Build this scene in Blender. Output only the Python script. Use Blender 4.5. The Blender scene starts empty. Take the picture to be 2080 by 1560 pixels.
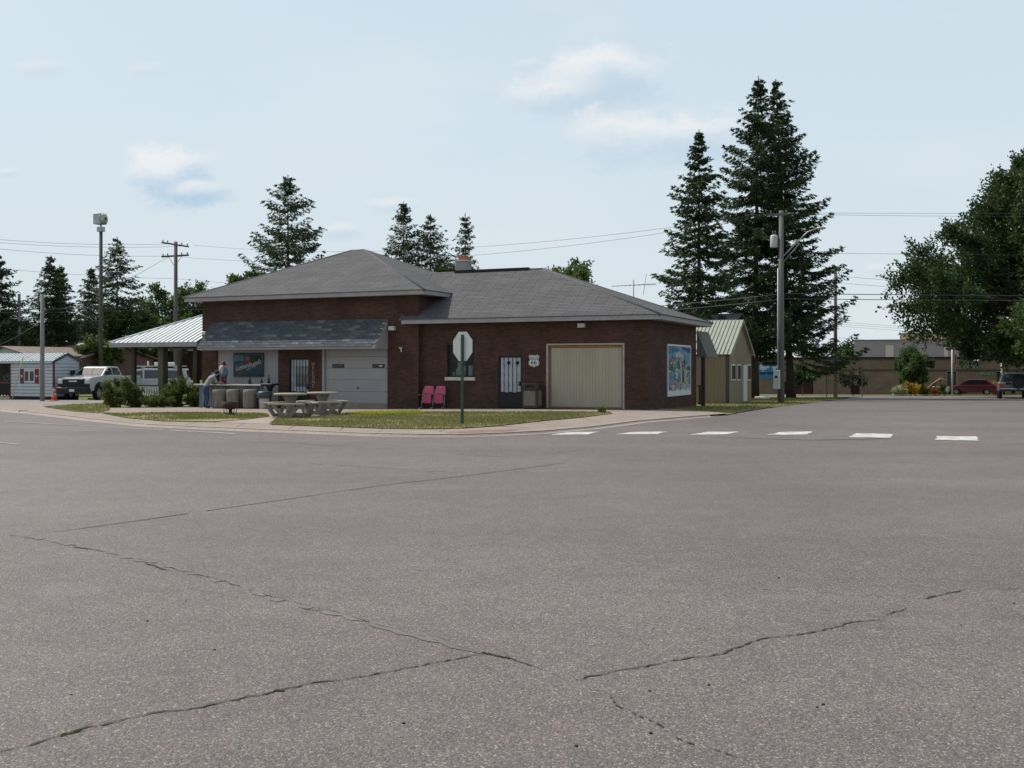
import bpy, bmesh, math, random
import numpy as np
from mathutils import Vector, Matrix, noise as mnoise

# ------------------------------------------------------------------ camera, sky, sun
SC = bpy.context.scene
F, HZ, CX, EYE = 2060.0, 745.0, 1040.0, 1.6      # focal length, horizon row, centre column (photo pixels), eye height
cam = bpy.data.cameras.new('camera'); camo = bpy.data.objects.new('camera', cam)
SC.collection.objects.link(camo); SC.camera = camo
camo.location = (0, 0, EYE); camo.rotation_euler = (math.radians(90), 0, 0)
cam.sensor_width = 36; cam.lens = 36 * F / 2080; cam.shift_y = -(780 - HZ) / 2080
cam.clip_start = 0.1; cam.clip_end = 6000
SC.view_settings.view_transform = 'Standard'; SC.view_settings.look = 'None'
SC.view_settings.exposure = 0.0; SC.view_settings.gamma = 1.0

SUN_EL = 52.0
TRAVEL = Vector((0.86, -0.51, 0)).normalized()      # horizontal direction in which shadows fall
sun = bpy.data.lights.new('sun', 'SUN'); suno = bpy.data.objects.new('sun', sun)
SC.collection.objects.link(suno)
sun.energy = 3.9; sun.angle = math.radians(0.6); sun.color = (1.0, 0.955, 0.89)
e = math.radians(SUN_EL)
sd = Vector((TRAVEL.x * math.cos(e), TRAVEL.y * math.cos(e), -math.sin(e)))
suno.rotation_euler = sd.to_track_quat('-Z', 'Y').to_euler()
suno.location = (-30, 60, 60)

world = bpy.data.worlds.new('World'); SC.world = world; world.use_nodes = True
wn, wl = world.node_tree.nodes, world.node_tree.links
wn.clear()
def W(t, **kw):
    n = wn.new(t)
    for k, v in kw.items(): setattr(n, k, v)
    return n
def WM(op, a, b=None, clamp=False):
    n = wn.new('ShaderNodeMath'); n.operation = op; n.use_clamp = clamp
    for i, v in enumerate((a, b)):
        if v is None: continue
        if isinstance(v, (int, float)): n.inputs[i].default_value = v
        else: wl.new(v, n.inputs[i])
    return n.outputs[0]
def WR(v, a, b, c, d):
    n = wn.new('ShaderNodeMapRange'); n.interpolation_type = 'SMOOTHSTEP'
    wl.new(v, n.inputs[0])
    for i, q in enumerate((a, b, c, d)): n.inputs[i + 1].default_value = q
    return n.outputs[0]
def WMIX(f, a, b):
    n = wn.new('ShaderNodeMix'); n.data_type = 'RGBA'
    for s, v in ((0, f), (6, a), (7, b)):
        if isinstance(v, (int, float)): n.inputs[s].default_value = v
        elif isinstance(v, tuple): n.inputs[s].default_value = (*v, 1)
        else: wl.new(v, n.inputs[s])
    return n.outputs[2]
sky = W('ShaderNodeTexSky', sky_type='NISHITA', sun_disc=False)
sky.sun_elevation = e
sky.sun_rotation = math.atan2(-TRAVEL.x, -TRAVEL.y)
sky.air_density = 1.0; sky.dust_density = 4.0; sky.ozone_density = 1.0
tc = W('ShaderNodeTexCoord'); sep = W('ShaderNodeSeparateXYZ'); wl.new(tc.outputs['Generated'], sep.inputs[0])
dx, dy, dz = sep.outputs
ysafe = WM('MAXIMUM', dy, 0.02)
cu, cv = WM('DIVIDE', dx, ysafe), WM('DIVIDE', dz, ysafe)
uv = W('ShaderNodeCombineXYZ'); wl.new(cu, uv.inputs[0]); wl.new(WM('MULTIPLY', cv, 1.5), uv.inputs[1])
nz = W('ShaderNodeTexNoise'); nz.inputs['Scale'].default_value = 17; nz.inputs['Detail'].default_value = 7; nz.inputs['Roughness'].default_value = 0.64
wl.new(uv.outputs[0], nz.inputs['Vector'])
nzs = WM('SUBTRACT', nz.outputs[0], 0.5)
STR = 0.1                                            # background strength; colours below are divided by it
def skc(r, g, b): return (r / STR, g / STR, b / STR)
# hazy summer air: the clear sky is washed out towards a pale blue white all the way round
hazy = WMIX(WR(WM('ABSOLUTE', dz), 0.22, 0.95, 0.90, 0.12), sky.outputs[0], skc(0.682, 0.803, 0.888))
hor = WR(WM('ABSOLUTE', dz), 0.0, 0.26, 0.85, 0.0)
hazy = WMIX(hor, hazy, skc(0.705, 0.780, 0.822))
# thin high wisps over the whole dome
n3 = W('ShaderNodeTexNoise'); n3.inputs['Scale'].default_value = 3.4; n3.inputs['Detail'].default_value = 6
mp = W('ShaderNodeMapping'); mp.inputs['Scale'].default_value = (1, 1, 3.2)
wl.new(tc.outputs['Generated'], mp.inputs[0]); wl.new(mp.outputs[0], n3.inputs['Vector'])
col = WMIX(WM('MULTIPLY', WR(n3.outputs[0], 0.5, 0.75, 0, 1), 0.30), hazy, skc(0.78, 0.83, 0.86))
for (px, py, rx, ry, w, sh) in [(1225, 165, 165, 76, .9, .8), (1120, 200, 120, 48, .75, .6), (1320, 285, 200, 70, .8, .6), (1440, 280, 120, 60, .6, .55),
                            (345, 364, 112, 68, .95, 1.3), (400, 392, 85, 30, .8, 1.25), (800, 418, 62, 22, .5, .5), (695, 472, 46, 22, .55, .7),
                            (80, 140, 70, 22, .3, .3), (290, 142, 50, 18, .28, .3), (1790, 548, 50, 16, .5, .4), (15, 350, 40, 14, .4, .6), (1075, 130, 40, 20, .4, .4)]:
    u0, v0 = (px - CX) / F, (HZ - py) / F
    a = WM('DIVIDE', WM('SUBTRACT', cu, u0), rx / F)
    b = WM('DIVIDE', WM('SUBTRACT', cv, v0), ry / F)
    d = WM('SQRT', WM('ADD', WM('MULTIPLY', a, a), WM('MULTIPLY', b, b)))
    d = WM('ADD', d, WM('MULTIPLY', nzs, 2.3))
    m = WM('MULTIPLY', WM('MULTIPLY', WR(d, 1.15, 0.35, 0, 1), w), WR(dy, 0.1, 0.3, 0, 1))
    t = WR(WM('ADD', WM('ADD', b, WM('MULTIPLY', a, -0.25)), WM('MULTIPLY', nzs, 1.6)), -0.35, 0.65, 0, 1)
    lo = (0.655 - .155 * sh, 0.75 - .10 * sh, 0.82 - .03 * sh)
    col = WMIX(m, col, WMIX(t, skc(*lo), skc(0.885, 0.895, 0.90)))
bg = W('ShaderNodeBackground'); bg.inputs[1].default_value = STR
wo = W('ShaderNodeOutputWorld'); wl.new(col, bg.inputs[0]); wl.new(bg.outputs[0], wo.inputs[0])

# ------------------------------------------------------------------ helpers
R = random.Random(7)
COL = SC.collection
def softplus(t, w=3.0):
    return w * math.log1p(math.exp(min(t / w, 60))) if t / w < 50 else t
def sstep(t): t = max(0., min(1., t)); return t * t * (3 - 2 * t)
def gz(x, y):
    """height of the ground: level at the crossing, falling gently behind the brick building"""
    s = softplus(y - 38)
    s = min(s, 130)
    right = -0.0187 * s
    left = -0.30 * (1 - math.exp(-s / 5)) - 0.003 * s
    k = sstep((x / max(y, 1) + 0.2) / 0.3)
    return left * (1 - k) + right * k
def at(px, py, d): return Vector(((px - CX) / F * d, d, EYE + (HZ - py) / F * d))
def gp(px, d):
    x = (px - CX) / F * d
    return Vector((x, d, gz(x, d)))
def ground(px, py, dz=0.0):
    """where the sight line through a photo pixel meets the ground (or a surface dz above it)"""
    lo, hi = 1.0, 160.0
    for _ in range(50):
        d = (lo + hi) / 2
        if EYE + (HZ - py) / F * d > gz((px - CX) / F * d, d) + dz: lo = d
        else: hi = d
    return gp(px, d) + Vector((0, 0, dz))
class Frame:
    """a rotated plan: local x runs right along a front, local y runs back"""
    def __init__(s, ox, oy, deg): s.ox, s.oy, s.a = ox, oy, math.radians(deg); s.c, s.s = math.cos(s.a), math.sin(s.a)
    def w(s, x, y): return (s.ox + x * s.c - y * s.s, s.oy + x * s.s + y * s.c)
    def lx(s, px, y=0.):
        t = (px - CX) / F
        return (t * (s.oy + y * s.c) - s.ox + y * s.s) / (s.c - t * s.s)
    def ly(s, px, x=0.):
        t = (px - CX) / F
        return (t * (s.oy + x * s.s) - s.ox - x * s.c) / (-s.s - t * s.c)
    def z(s, py, x, y): return EYE + (HZ - py) / F * s.w(x, y)[1]
    def g(s, x, y): return gz(*s.w(x, y))

MATS = {}
def mat(name, c, rough=0.75, var=0.12, scale=6.0, bump=0.0, metal=0.0, spec=0.3, c2=None, detail=4, stretch=None, fine=0.0, coat=0.0):
    """procedural material: base colour broken up by two scales of noise, optional bump"""
    if name in MATS: return MATS[name]
    m = bpy.data.materials.new(name); m.use_nodes = True
    n, l = m.node_tree.nodes, m.node_tree.links
    b = n['Principled BSDF']
    b.inputs['Roughness'].default_value = rough; b.inputs['Metallic'].default_value = metal
    b.inputs['Specular IOR Level'].default_value = spec
    b.inputs['Coat Weight'].default_value = coat
    t = n.new('ShaderNodeTexCoord'); mpn = n.new('ShaderNodeMapping'); l.new(t.outputs['Object'], mpn.inputs[0])
    if stretch: mpn.inputs['Scale'].default_value = stretch
    nz = n.new('ShaderNodeTexNoise'); nz.inputs['Scale'].default_value = scale; nz.inputs['Detail'].default_value = detail
    l.new(mpn.outputs[0], nz.inputs['Vector'])
    mx = n.new('ShaderNodeMix'); mx.data_type = 'RGBA'
    lo = tuple(max(0, v * (1 - var)) for v in c); hi = tuple(min(1, v * (1 + var)) for v in c)
    if c2: lo, hi = c, c2
    mx.inputs[6].default_value = (*lo, 1); mx.inputs[7].default_value = (*hi, 1)
    rm = n.new('ShaderNodeMapRange'); rm.inputs[1].default_value = 0.3; rm.inputs[2].default_value = 0.7
    l.new(nz.outputs[0], rm.inputs[0]); l.new(rm.outputs[0], mx.inputs[0])
    out = mx.outputs[2]
    if fine:
        n2 = n.new('ShaderNodeTexNoise'); n2.inputs['Scale'].default_value = scale * 14; n2.inputs['Detail'].default_value = 3
        l.new(t.outputs['Object'], n2.inputs['Vector'])
        r2 = n.new('ShaderNodeMapRange'); r2.inputs[1].default_value = .3; r2.inputs[2].default_value = .7
        r2.inputs[3].default_value = 1 - fine; r2.inputs[4].default_value = 1 + fine; l.new(n2.outputs[0], r2.inputs[0])
        m2 = n.new('ShaderNodeMix'); m2.data_type = 'RGBA'; m2.blend_type = 'MULTIPLY'; m2.inputs[0].default_value = 1
        l.new(out, m2.inputs[6]); l.new(r2.outputs[0], m2.inputs[7]); out = m2.outputs[2]
    l.new(out, b.inputs['Base Color'])
    if bump:
        bp = n.new('ShaderNodeBump'); bp.inputs['Strength'].default_value = bump; bp.inputs['Distance'].default_value = 0.02
        l.new(nz.outputs[0], bp.inputs['Height']); l.new(bp.outputs[0], b.inputs['Normal'])
    MATS[name] = m; return m

def brick_mat(name, c1, c2, mortar, bw=0.215, bh=0.075, ms=0.012, rough=0.85, var=0.25, bump=0.6, offset=0.5):
    """courses on the metre-scaled UV map: bricks, blocks, shingles"""
    if name in MATS: return MATS[name]
    m = bpy.data.materials.new(name); m.use_nodes = True
    n, l = m.node_tree.nodes, m.node_tree.links
    b = n['Principled BSDF']; b.inputs['Roughness'].default_value = rough; b.inputs['Specular IOR Level'].default_value = 0.2
    uvn = n.new('ShaderNodeUVMap'); br = n.new('ShaderNodeTexBrick'); br.offset = offset
    l.new(uvn.outputs[0], br.inputs['Vector'])
    br.inputs['Color1'].default_value = (*c1, 1); br.inputs['Color2'].default_value = (*c2, 1); br.inputs['Mortar'].default_value = (*mortar, 1)
    br.inputs['Scale'].default_value = 1; br.inputs['Brick Width'].default_value = bw; br.inputs['Row Height'].default_value = bh
    br.inputs['Mortar Size'].default_value = ms; br.inputs['Mortar Smooth'].default_value = 0.2
    nz = n.new('ShaderNodeTexNoise'); nz.inputs['Scale'].default_value = 0.9; nz.inputs['Detail'].default_value = 6
    l.new(uvn.outputs[0], nz.inputs['Vector'])
    r = n.new('ShaderNodeMapRange'); r.inputs[1].default_value = .3; r.inputs[2].default_value = .7; r.inputs[3].default_value = 1 - var; r.inputs[4].default_value = 1 + var
    l.new(nz.outputs[0], r.inputs[0])
    mu = n.new('ShaderNodeMix'); mu.data_type = 'RGBA'; mu.blend_type = 'MULTIPLY'; mu.inputs[0].default_value = 1
    l.new(br.outputs[0], mu.inputs[6]); l.new(r.outputs[0], mu.inputs[7]); l.new(mu.outputs[2], b.inputs['Base Color'])
    bp = n.new('ShaderNodeBump'); bp.inputs['Strength'].default_value = bump; bp.inputs['Distance'].default_value = 0.012; bp.invert = True
    l.new(br.outputs['Fac'], bp.inputs['Height']); l.new(bp.outputs[0], b.inputs['Normal'])
    MATS[name] = m; return m

def leaf_mat(name, c, c2, transl=0.25, rough=0.6):
    if name in MATS: return MATS[name]
    m = bpy.data.materials.new(name); m.use_nodes = True
    n, l = m.node_tree.nodes, m.node_tree.links
    b = n['Principled BSDF']; b.inputs['Roughness'].default_value = rough; b.inputs['Specular IOR Level'].default_value = 0.25
    g = n.new('ShaderNodeNewGeometry'); t = n.new('ShaderNodeTexCoord')
    nz = n.new('ShaderNodeTexNoise'); nz.inputs['Scale'].default_value = 0.9; nz.inputs['Detail'].default_value = 3; l.new(t.outputs['Object'], nz.inputs['Vector'])
    ad = n.new('ShaderNodeMath'); ad.operation = 'MULTIPLY_ADD'; l.new(g.outputs['Random Per Island'], ad.inputs[0]); ad.inputs[1].default_value = .55
    sb = n.new('ShaderNodeMapRange'); sb.inputs[1].default_value = .3; sb.inputs[2].default_value = .7; sb.inputs[4].default_value = .45; l.new(nz.outputs[0], sb.inputs[0])
    l.new(sb.outputs[0], ad.inputs[2])
    mx = n.new('ShaderNodeMix'); mx.data_type = 'RGBA'; mx.inputs[6].default_value = (*c, 1); mx.inputs[7].default_value = (*c2, 1)
    l.new(ad.outputs[0], mx.inputs[0]); l.new(mx.outputs[2], b.inputs['Base Color'])
    tr = n.new('ShaderNodeBsdfTranslucent'); l.new(mx.outputs[2], tr.inputs[0])
    ms = n.new('ShaderNodeMixShader'); ms.inputs[0].default_value = transl
    l.new(b.outputs[0], ms.inputs[1]); l.new(tr.outputs[0], ms.inputs[2]); l.new(ms.outputs[0], n['Material Output'].inputs[0])
    MATS[name] = m; return m

def glass_mat(name, tint, clear=0.55, rough=0.03):
    """window glass: partly see-through, partly a mirror of the surroundings"""
    if name in MATS: return MATS[name]
    m = bpy.data.materials.new(name); m.use_nodes = True
    n, l = m.node_tree.nodes, m.node_tree.links
    b = n['Principled BSDF']; b.inputs['Base Color'].default_value = (*tint, 1); b.inputs['Roughness'].default_value = rough
    b.inputs['Specular IOR Level'].default_value = 0.7
    nz = n.new('ShaderNodeTexNoise'); nz.inputs['Scale'].default_value = 3; bp = n.new('ShaderNodeBump'); bp.inputs['Strength'].default_value = .05
    l.new(nz.outputs[0], bp.inputs['Height']); l.new(bp.outputs[0], b.inputs['Normal'])
    tr = n.new('ShaderNodeBsdfTransparent'); tr.inputs[0].default_value = (.75, .8, .8, 1)
    ms = n.new('ShaderNodeMixShader'); ms.inputs[0].default_value = clear
    l.new(b.outputs[0], ms.inputs[1]); l.new(tr.outputs[0], ms.inputs[2]); l.new(ms.outputs[0], n['Material Output'].inputs[0])
    MATS[name] = m; return m

class MB:
    """collects geometry for ONE mesh object"""
    def __init__(s): s.v, s.f, s.m, s.mi, s.sm = [], [], [], 0, []
    def _add(s, vs, fs, smooth=False):
        o = len(s.v); s.v += [tuple(p) for p in vs]
        for q in fs: s.f.append([i + o for i in q]); s.m.append(s.mi); s.sm.append(smooth)
        return s
    def box(s, x0, x1, y0, y1, z0, z1):
        return s._add([(x0, y0, z0), (x1, y0, z0), (x1, y1, z0), (x0, y1, z0), (x0, y0, z1), (x1, y0, z1), (x1, y1, z1), (x0, y1, z1)],
                      [(0, 3, 2, 1), (4, 5, 6, 7), (0, 1, 5, 4), (1, 2, 6, 5), (2, 3, 7, 6), (3, 0, 4, 7)])
    def bbox(s, x0, x1, y0, y1, z0, z1, b=0.02):
        """box with chamfered vertical and top edges"""
        def ring(z, i): return [(x0 + i + b, y0 + i, z), (x1 - i - b, y0 + i, z), (x1 - i, y0 + i + b, z), (x1 - i, y1 - i - b, z), (x1 - i - b, y1 - i, z), (x0 + i + b, y1 - i, z), (x0 + i, y1 - i - b, z), (x0 + i, y0 + i + b, z)]
        vs = ring(z0, 0) + ring(z1 - b, 0) + ring(z1, b)
        fs = [tuple(range(7, -1, -1)), tuple(range(16, 24))]
        for k in (0, 8):
            for i in range(8): fs.append((k + i, k + (i + 1) % 8, k + 8 + (i + 1) % 8, k + 8 + i))
        return s._add(vs, fs)
    def poly(s, pts): return s._add(pts, [tuple(range(len(pts)))])
    def slab(s, pts, d):
        """polygon extruded by vector d"""
        d = Vector(d); n = len(pts); a = [Vector(p) for p in pts]
        vs = a + [p + d for p in a]
        return s._add(vs, [tuple(range(n - 1, -1, -1)), tuple(range(n, 2 * n))] + [(i, (i + 1) % n, (i + 1) % n + n, i + n) for i in range(n)])
    def cyl(s, p0, p1, r0, r1=None, n=12, cap=True):
        r1 = r0 if r1 is None else r1; p0, p1 = Vector(p0), Vector(p1); ax = (p1 - p0)
        if ax.length < 1e-6: return s
        ax.normalize(); t = ax.orthogonal().normalized(); b = ax.cross(t)
        vs = []
        for p, r in ((p0, r0), (p1, r1)):
            vs += [p + (t * math.cos(2 * math.pi * i / n) + b * math.sin(2 * math.pi * i / n)) * r for i in range(n)]
        fs = [(i, (i + 1) % n, (i + 1) % n + n, i + n) for i in range(n)]
        s._add(vs, fs, True)
        if cap:
            o = len(s.v) - 2 * n
            s.f.append([o + i for i in range(n - 1, -1, -1)]); s.m.append(s.mi); s.sm.append(False)
            s.f.append([o + n + i for i in range(n)]); s.m.append(s.mi); s.sm.append(False)
        return s
    def tube(s, pts, r, n=6):
        pts = [Vector(p) for p in pts]; rs = r if isinstance(r, (list, tuple)) else [r] * len(pts)
        vs = []; t = None
        for i, p in enumerate(pts):
            ax = (pts[min(i + 1, len(pts) - 1)] - pts[max(i - 1, 0)]).normalized()
            t = ax.orthogonal().normalized() if t is None else (t - ax * t.dot(ax)).normalized()
            b = ax.cross(t)
            vs += [p + (t * math.cos(2 * math.pi * k / n) + b * math.sin(2 * math.pi * k / n)) * rs[i] for k in range(n)]
        fs = []
        for i in range(len(pts) - 1):
            for k in range(n): fs.append((i * n + k, i * n + (k + 1) % n, (i + 1) * n + (k + 1) % n, (i + 1) * n + k))
        fs += [tuple(range(n - 1, -1, -1)), tuple((len(pts) - 1) * n + k for k in range(n))]
        return s._add(vs, fs, True)
    def lathe(s, prof, cx=0, cy=0, cz=0, n=16, sx=1, sy=1):
        vs = []
        for r, z in prof: vs += [(cx + r * sx * math.cos(2 * math.pi * k / n), cy + r * sy * math.sin(2 * math.pi * k / n), cz + z) for k in range(n)]
        fs = []
        for i in range(len(prof) - 1):
            for k in range(n): fs.append((i * n + k, i * n + (k + 1) % n, (i + 1) * n + (k + 1) % n, (i + 1) * n + k))
        fs += [tuple(range(n - 1, -1, -1)), tuple((len(prof) - 1) * n + k for k in range(n))]
        return s._add(vs, fs, True)
    def build(s, name, mats, parent=None, bevel=0):
        me = bpy.data.meshes.new(name); me.from_pydata(s.v, [], s.f)
        mats = mats if isinstance(mats, (list, tuple)) else [mats]
        for q in mats: me.materials.append(q)
        if len(mats) > 1: me.polygons.foreach_set('material_index', s.m)
        me.polygons.foreach_set('use_smooth', s.sm)
        uvl = me.uv_layers.new(name='UVMap'); dat = np.zeros(len(me.loops) * 2, dtype=np.float32)
        for p in me.polygons:
            nrm = p.normal
            if abs(nrm.z) > .985: t, b = Vector((1, 0, 0)), Vector((0, 1, 0))
            else:
                t = Vector((0, 0, 1)).cross(nrm).normalized(); b = nrm.cross(t)
            for li in p.loop_indices:
                co = me.vertices[me.loops[li].vertex_index].co
                dat[2 * li] = co.dot(t); dat[2 * li + 1] = co.dot(b)
        uvl.data.foreach_set('uv', dat)
        me.update()
        o = bpy.data.objects.new(name, me); COL.objects.link(o)
        if parent: o.parent = parent
        if bevel:
            md = o.modifiers.new('bevel', 'BEVEL'); md.width = bevel; md.segments = 2; md.limit_method = 'ANGLE'; md.angle_limit = math.radians(35)
        return o
def tag(o, label, cat, group=None):
    o['label'] = label; o['category'] = cat
    if group: o['group'] = group
    return o
def thing(name, label, cat, loc=(0, 0, 0), rot=0.0, group=None):
    o = bpy.data.objects.new(name, None); COL.objects.link(o)
    o.location = loc; o.rotation_euler = (0, 0, rot); o.empty_display_size = .3
    return tag(o, label, cat, group)
def copy_part(src, parent, loc=None, rot=None):
    c = src.copy(); COL.objects.link(c); c.parent = parent
    if loc is not None: c.location = loc
    if rot is not None: c.rotation_euler = rot
    return c
def copy_tree(o, parent=None):
    c = o.copy(); COL.objects.link(c); c.parent = parent
    for ch in list(o.children): copy_tree(ch, c)
    return c
def text_mesh(name, body, size, material, parent, loc, rot, extrude=0.01, shear=0.0, spacing=1.0, align='CENTER'):
    cu_ = bpy.data.curves.new(name, 'FONT'); cu_.body = body; cu_.size = size; cu_.extrude = extrude; cu_.shear = shear
    cu_.align_x = align; cu_.align_y = 'CENTER'; cu_.space_character = spacing; cu_.resolution_u = 3
    tmp = bpy.data.objects.new(name + '_curve', cu_); COL.objects.link(tmp)
    dg = bpy.context.evaluated_depsgraph_get(); me = bpy.data.meshes.new_from_object(tmp.evaluated_get(dg))
    bpy.data.objects.remove(tmp); bpy.data.curves.remove(cu_)
    me.name = name; me.materials.clear(); me.materials.append(material)
    o = bpy.data.objects.new(name, me); COL.objects.link(o); o.parent = parent; o.location = loc; o.rotation_euler = rot
    return o
def sheet(name, pts, dz, material, structure=True, parent=None, kind='structure'):
    """a flat polygon (plan points) laid on the ground, cut into bands so that it follows the slope"""
    bm = bmesh.new(); vs = [bm.verts.new((p[0], p[1], 0)) for p in pts]; f = bm.faces.new(vs)
    ys = [p[1] for p in pts]; y = math.ceil(max(min(ys), 30) / 2) * 2
    while y < min(max(ys), 200):
        bmesh.ops.bisect_plane(bm, geom=bm.verts[:] + bm.edges[:] + bm.faces[:], plane_co=(0, y, 0), plane_no=(0, 1, 0)); y += 2 if y < 60 else 6
    xs = [p[0] for p in pts]; x = math.ceil(max(min(xs), -40) / 2) * 2
    while x < min(max(xs), 30):
        if max(ys) > 30: bmesh.ops.bisect_plane(bm, geom=bm.verts[:] + bm.edges[:] + bm.faces[:], plane_co=(x, 0, 0), plane_no=(1, 0, 0))
        x += 2.5
    bmesh.ops.triangulate(bm, faces=bm.faces[:])
    for v in bm.verts: v.co.z = gz(v.co.x, v.co.y) + dz
    bmesh.ops.recalc_face_normals(bm, faces=bm.faces[:])
    for f in bm.faces:
        if f.normal.z < 0: f.normal_flip()
    me = bpy.data.meshes.new(name); bm.to_mesh(me); bm.free(); me.materials.append(material)
    o = bpy.data.objects.new(name, me); COL.objects.link(o)
    if parent: o.parent = parent
    elif kind: o['kind'] = kind
    return o
def gpoly(px, dz=0.0): return [ground(p[0], p[1], dz) for p in px]
# ------------------------------------------------------------------ surfaces
def asphalt_mat():
    m = bpy.data.materials.new('asphalt'); m.use_nodes = True
    n, l = m.node_tree.nodes, m.node_tree.links; b = n['Principled BSDF']
    b.inputs['Roughness'].default_value = 0.68; b.inputs['Specular IOR Level'].default_value = 0.3
    t = n.new('ShaderNodeTexCoord')
    def mth(op, a, c, clamp=False):
        q = n.new('ShaderNodeMath'); q.operation = op; q.use_clamp = clamp
        for i, v in enumerate((a, c)):
            if isinstance(v, (int, float)): q.inputs[i].default_value = v
            else: l.new(v, q.inputs[i])
        return q.outputs[0]
    def rng(v, a, c, d, e_):
        q = n.new('ShaderNodeMapRange'); l.new(v, q.inputs[0])
        for i, k in enumerate((a, c, d, e_)): q.inputs[i + 1].default_value = k
        return q.outputs[0]
    def mixc(f, a, c, bt='MIX'):
        q = n.new('ShaderNodeMix'); q.data_type = 'RGBA'; q.blend_type = bt
        for s_, v in ((0, f), (6, a), (7, c)):
            if isinstance(v, (int, float)): q.inputs[s_].default_value = v
            elif isinstance(v, tuple): q.inputs[s_].default_value = (*v, 1)
            else: l.new(v, q.inputs[s_])
        return q.outputs[2]
    def nse(scale, detail=4, rough=.5, vec=None):
        q = n.new('ShaderNodeTexNoise'); q.inputs['Scale'].default_value = scale; q.inputs['Detail'].default_value = detail; q.inputs['Roughness'].default_value = rough
        l.new(vec or t.outputs['Object'], q.inputs['Vector']); return q
    # aggregate: stones of two sizes in dark binder, a few of them pale or rusty
    v1 = n.new('ShaderNodeTexVoronoi'); v1.inputs['Scale'].default_value = 112; l.new(t.outputs['Object'], v1.inputs['Vector'])
    v2 = n.new('ShaderNodeTexVoronoi'); v2.inputs['Scale'].default_value = 60; l.new(t.outputs['Object'], v2.inputs['Vector'])
    s1 = n.new('ShaderNodeSeparateColor'); l.new(v1.outputs['Color'], s1.inputs[0])
    s2 = n.new('ShaderNodeSeparateColor'); l.new(v2.outputs['Color'], s2.inputs[0])
    c = mixc(rng(s1.outputs[0], 0, 1, 0, 1), (0.078, 0.068, 0.0645), (0.170, 0.149, 0.143))
    c = mixc(rng(s1.outputs[1], .955, .963, 0, .62), c, (0.40, 0.37, 0.345))
    c = mixc(rng(s1.outputs[2], .93, .95, 0, .7), c, (0.30, 0.20, 0.17))
    big = mth('MULTIPLY', rng(s2.outputs[0], .968, .976, 0, 1), rng(v2.outputs['Distance'], .32, .22, 0, 1))
    c = mixc(mth('MULTIPLY', big, .62), c, (0.40, 0.37, 0.345))
    pit = mth('MULTIPLY', rng(s2.outputs[1], .955, .97, 0, 1), rng(v2.outputs['Distance'], .4, .25, 0, 1))
    c = mixc(mth('MULTIPLY', pit, .75), c, (0.035, 0.032, 0.032))
    # weathering: broad patches, wheel-worn streaks, small stains
    pm = n.new('ShaderNodeMapping'); pm.inputs['Rotation'].default_value = (0, 0, math.radians(-24)); pm.inputs['Scale'].default_value = (.06, .5, 1)
    l.new(t.outputs['Object'], pm.inputs[0])
    c = mixc(1, c, rng(nse(.22, 5).outputs[0], .3, .7, .86, 1.13), 'MULTIPLY')
    c = mixc(1, c, rng(nse(1, 4, vec=pm.outputs[0]).outputs[0], .3, .7, .9, 1.1), 'MULTIPLY')
    c = mixc(1, c, rng(nse(2.6, 6, .65).outputs[0], .3, .72, .9, 1.1), 'MULTIPLY')
    c = mixc(rng(nse(.5, 6, .6).outputs[0], .60, .74, 0, .35), c, (0.25, 0.215, 0.21))
    l.new(c, b.inputs['Base Color'])
    bp = n.new('ShaderNodeBump'); bp.inputs['Strength'].default_value = .55; bp.inputs['Distance'].default_value = .006
    l.new(v1.outputs['Distance'], bp.inputs['Height']); bp.invert = True
    l.new(bp.outputs[0], b.inputs['Normal'])
    return m
M_asph = asphalt_mat()
M_conc = mat('concrete', (0.262, 0.216, 0.182), .9, .14, 1.3, .15, fine=.16)
M_conc2 = mat('concrete_patch', (0.30, 0.255, 0.215), .9, .12, 1.1, .15, fine=.15)
M_apron = mat('driveway_gravel', (0.23, 0.215, 0.20), .95, .2, 1.2, .2, fine=.2)
M_grass = mat('lawn_soil', (0.125, 0.175, 0.04), .95, .1, .9, .3, c2=(0.29, 0.21, 0.11), detail=8, fine=.35)
M_fargrass = mat('meadow', (0.07, 0.11, 0.028), .95, .1, .5, .3, c2=(0.13, 0.14, 0.045), fine=.3)
M_white = mat('road_paint', (0.30, 0.29, 0.275), .8, .1, 3.5, .1, c2=(0.66, 0.645, 0.60), detail=10, fine=.35)
M_worn = mat('worn_paint', (0.34, 0.33, 0.32), .85, .3, 3, .1, fine=.4)
M_crack = mat('crack_dark', (0.022, 0.020, 0.018), .95, .1, 4, c2=(0.07, 0.062, 0.056), fine=.3)
M_seam = mat('seam_sealant', (0.088, 0.080, 0.076), .9, .35, 2.2)
M_sand = mat('crack_sand', (0.165, 0.152, 0.146), .95, .15, 3, fine=.2)

BF = Frame(5.0, 37.0, -24.0)
def bw(x, y): return Vector((*BF.w(x, y), 0))

# ------------------------------------------------------------------ ground, road, pavements
def big_ground():
    xs = [-900, -500, -250, -140] + list(range(-90, 91, 6)) + [140, 250, 500, 900]
    ys = [-60, -20, 0, 12, 24] + list(range(30, 121, 3)) + list(range(130, 200, 10)) + [260, 400, 700, 1200, 2500]
    me = bpy.data.meshes.new('ground')
    v = [(x, y, gz(x, y) - 0.05) for y in ys for x in xs]; w = len(xs)
    f = [(j * w + i, j * w + i + 1, (j + 1) * w + i + 1, (j + 1) * w + i) for j in range(len(ys) - 1) for i in range(w - 1)]
    me.from_pydata(v, [], f); me.materials.append(M_fargrass)
    o = bpy.data.objects.new('ground', me); COL.objects.link(o); o['kind'] = 'structure'
big_ground()

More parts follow.
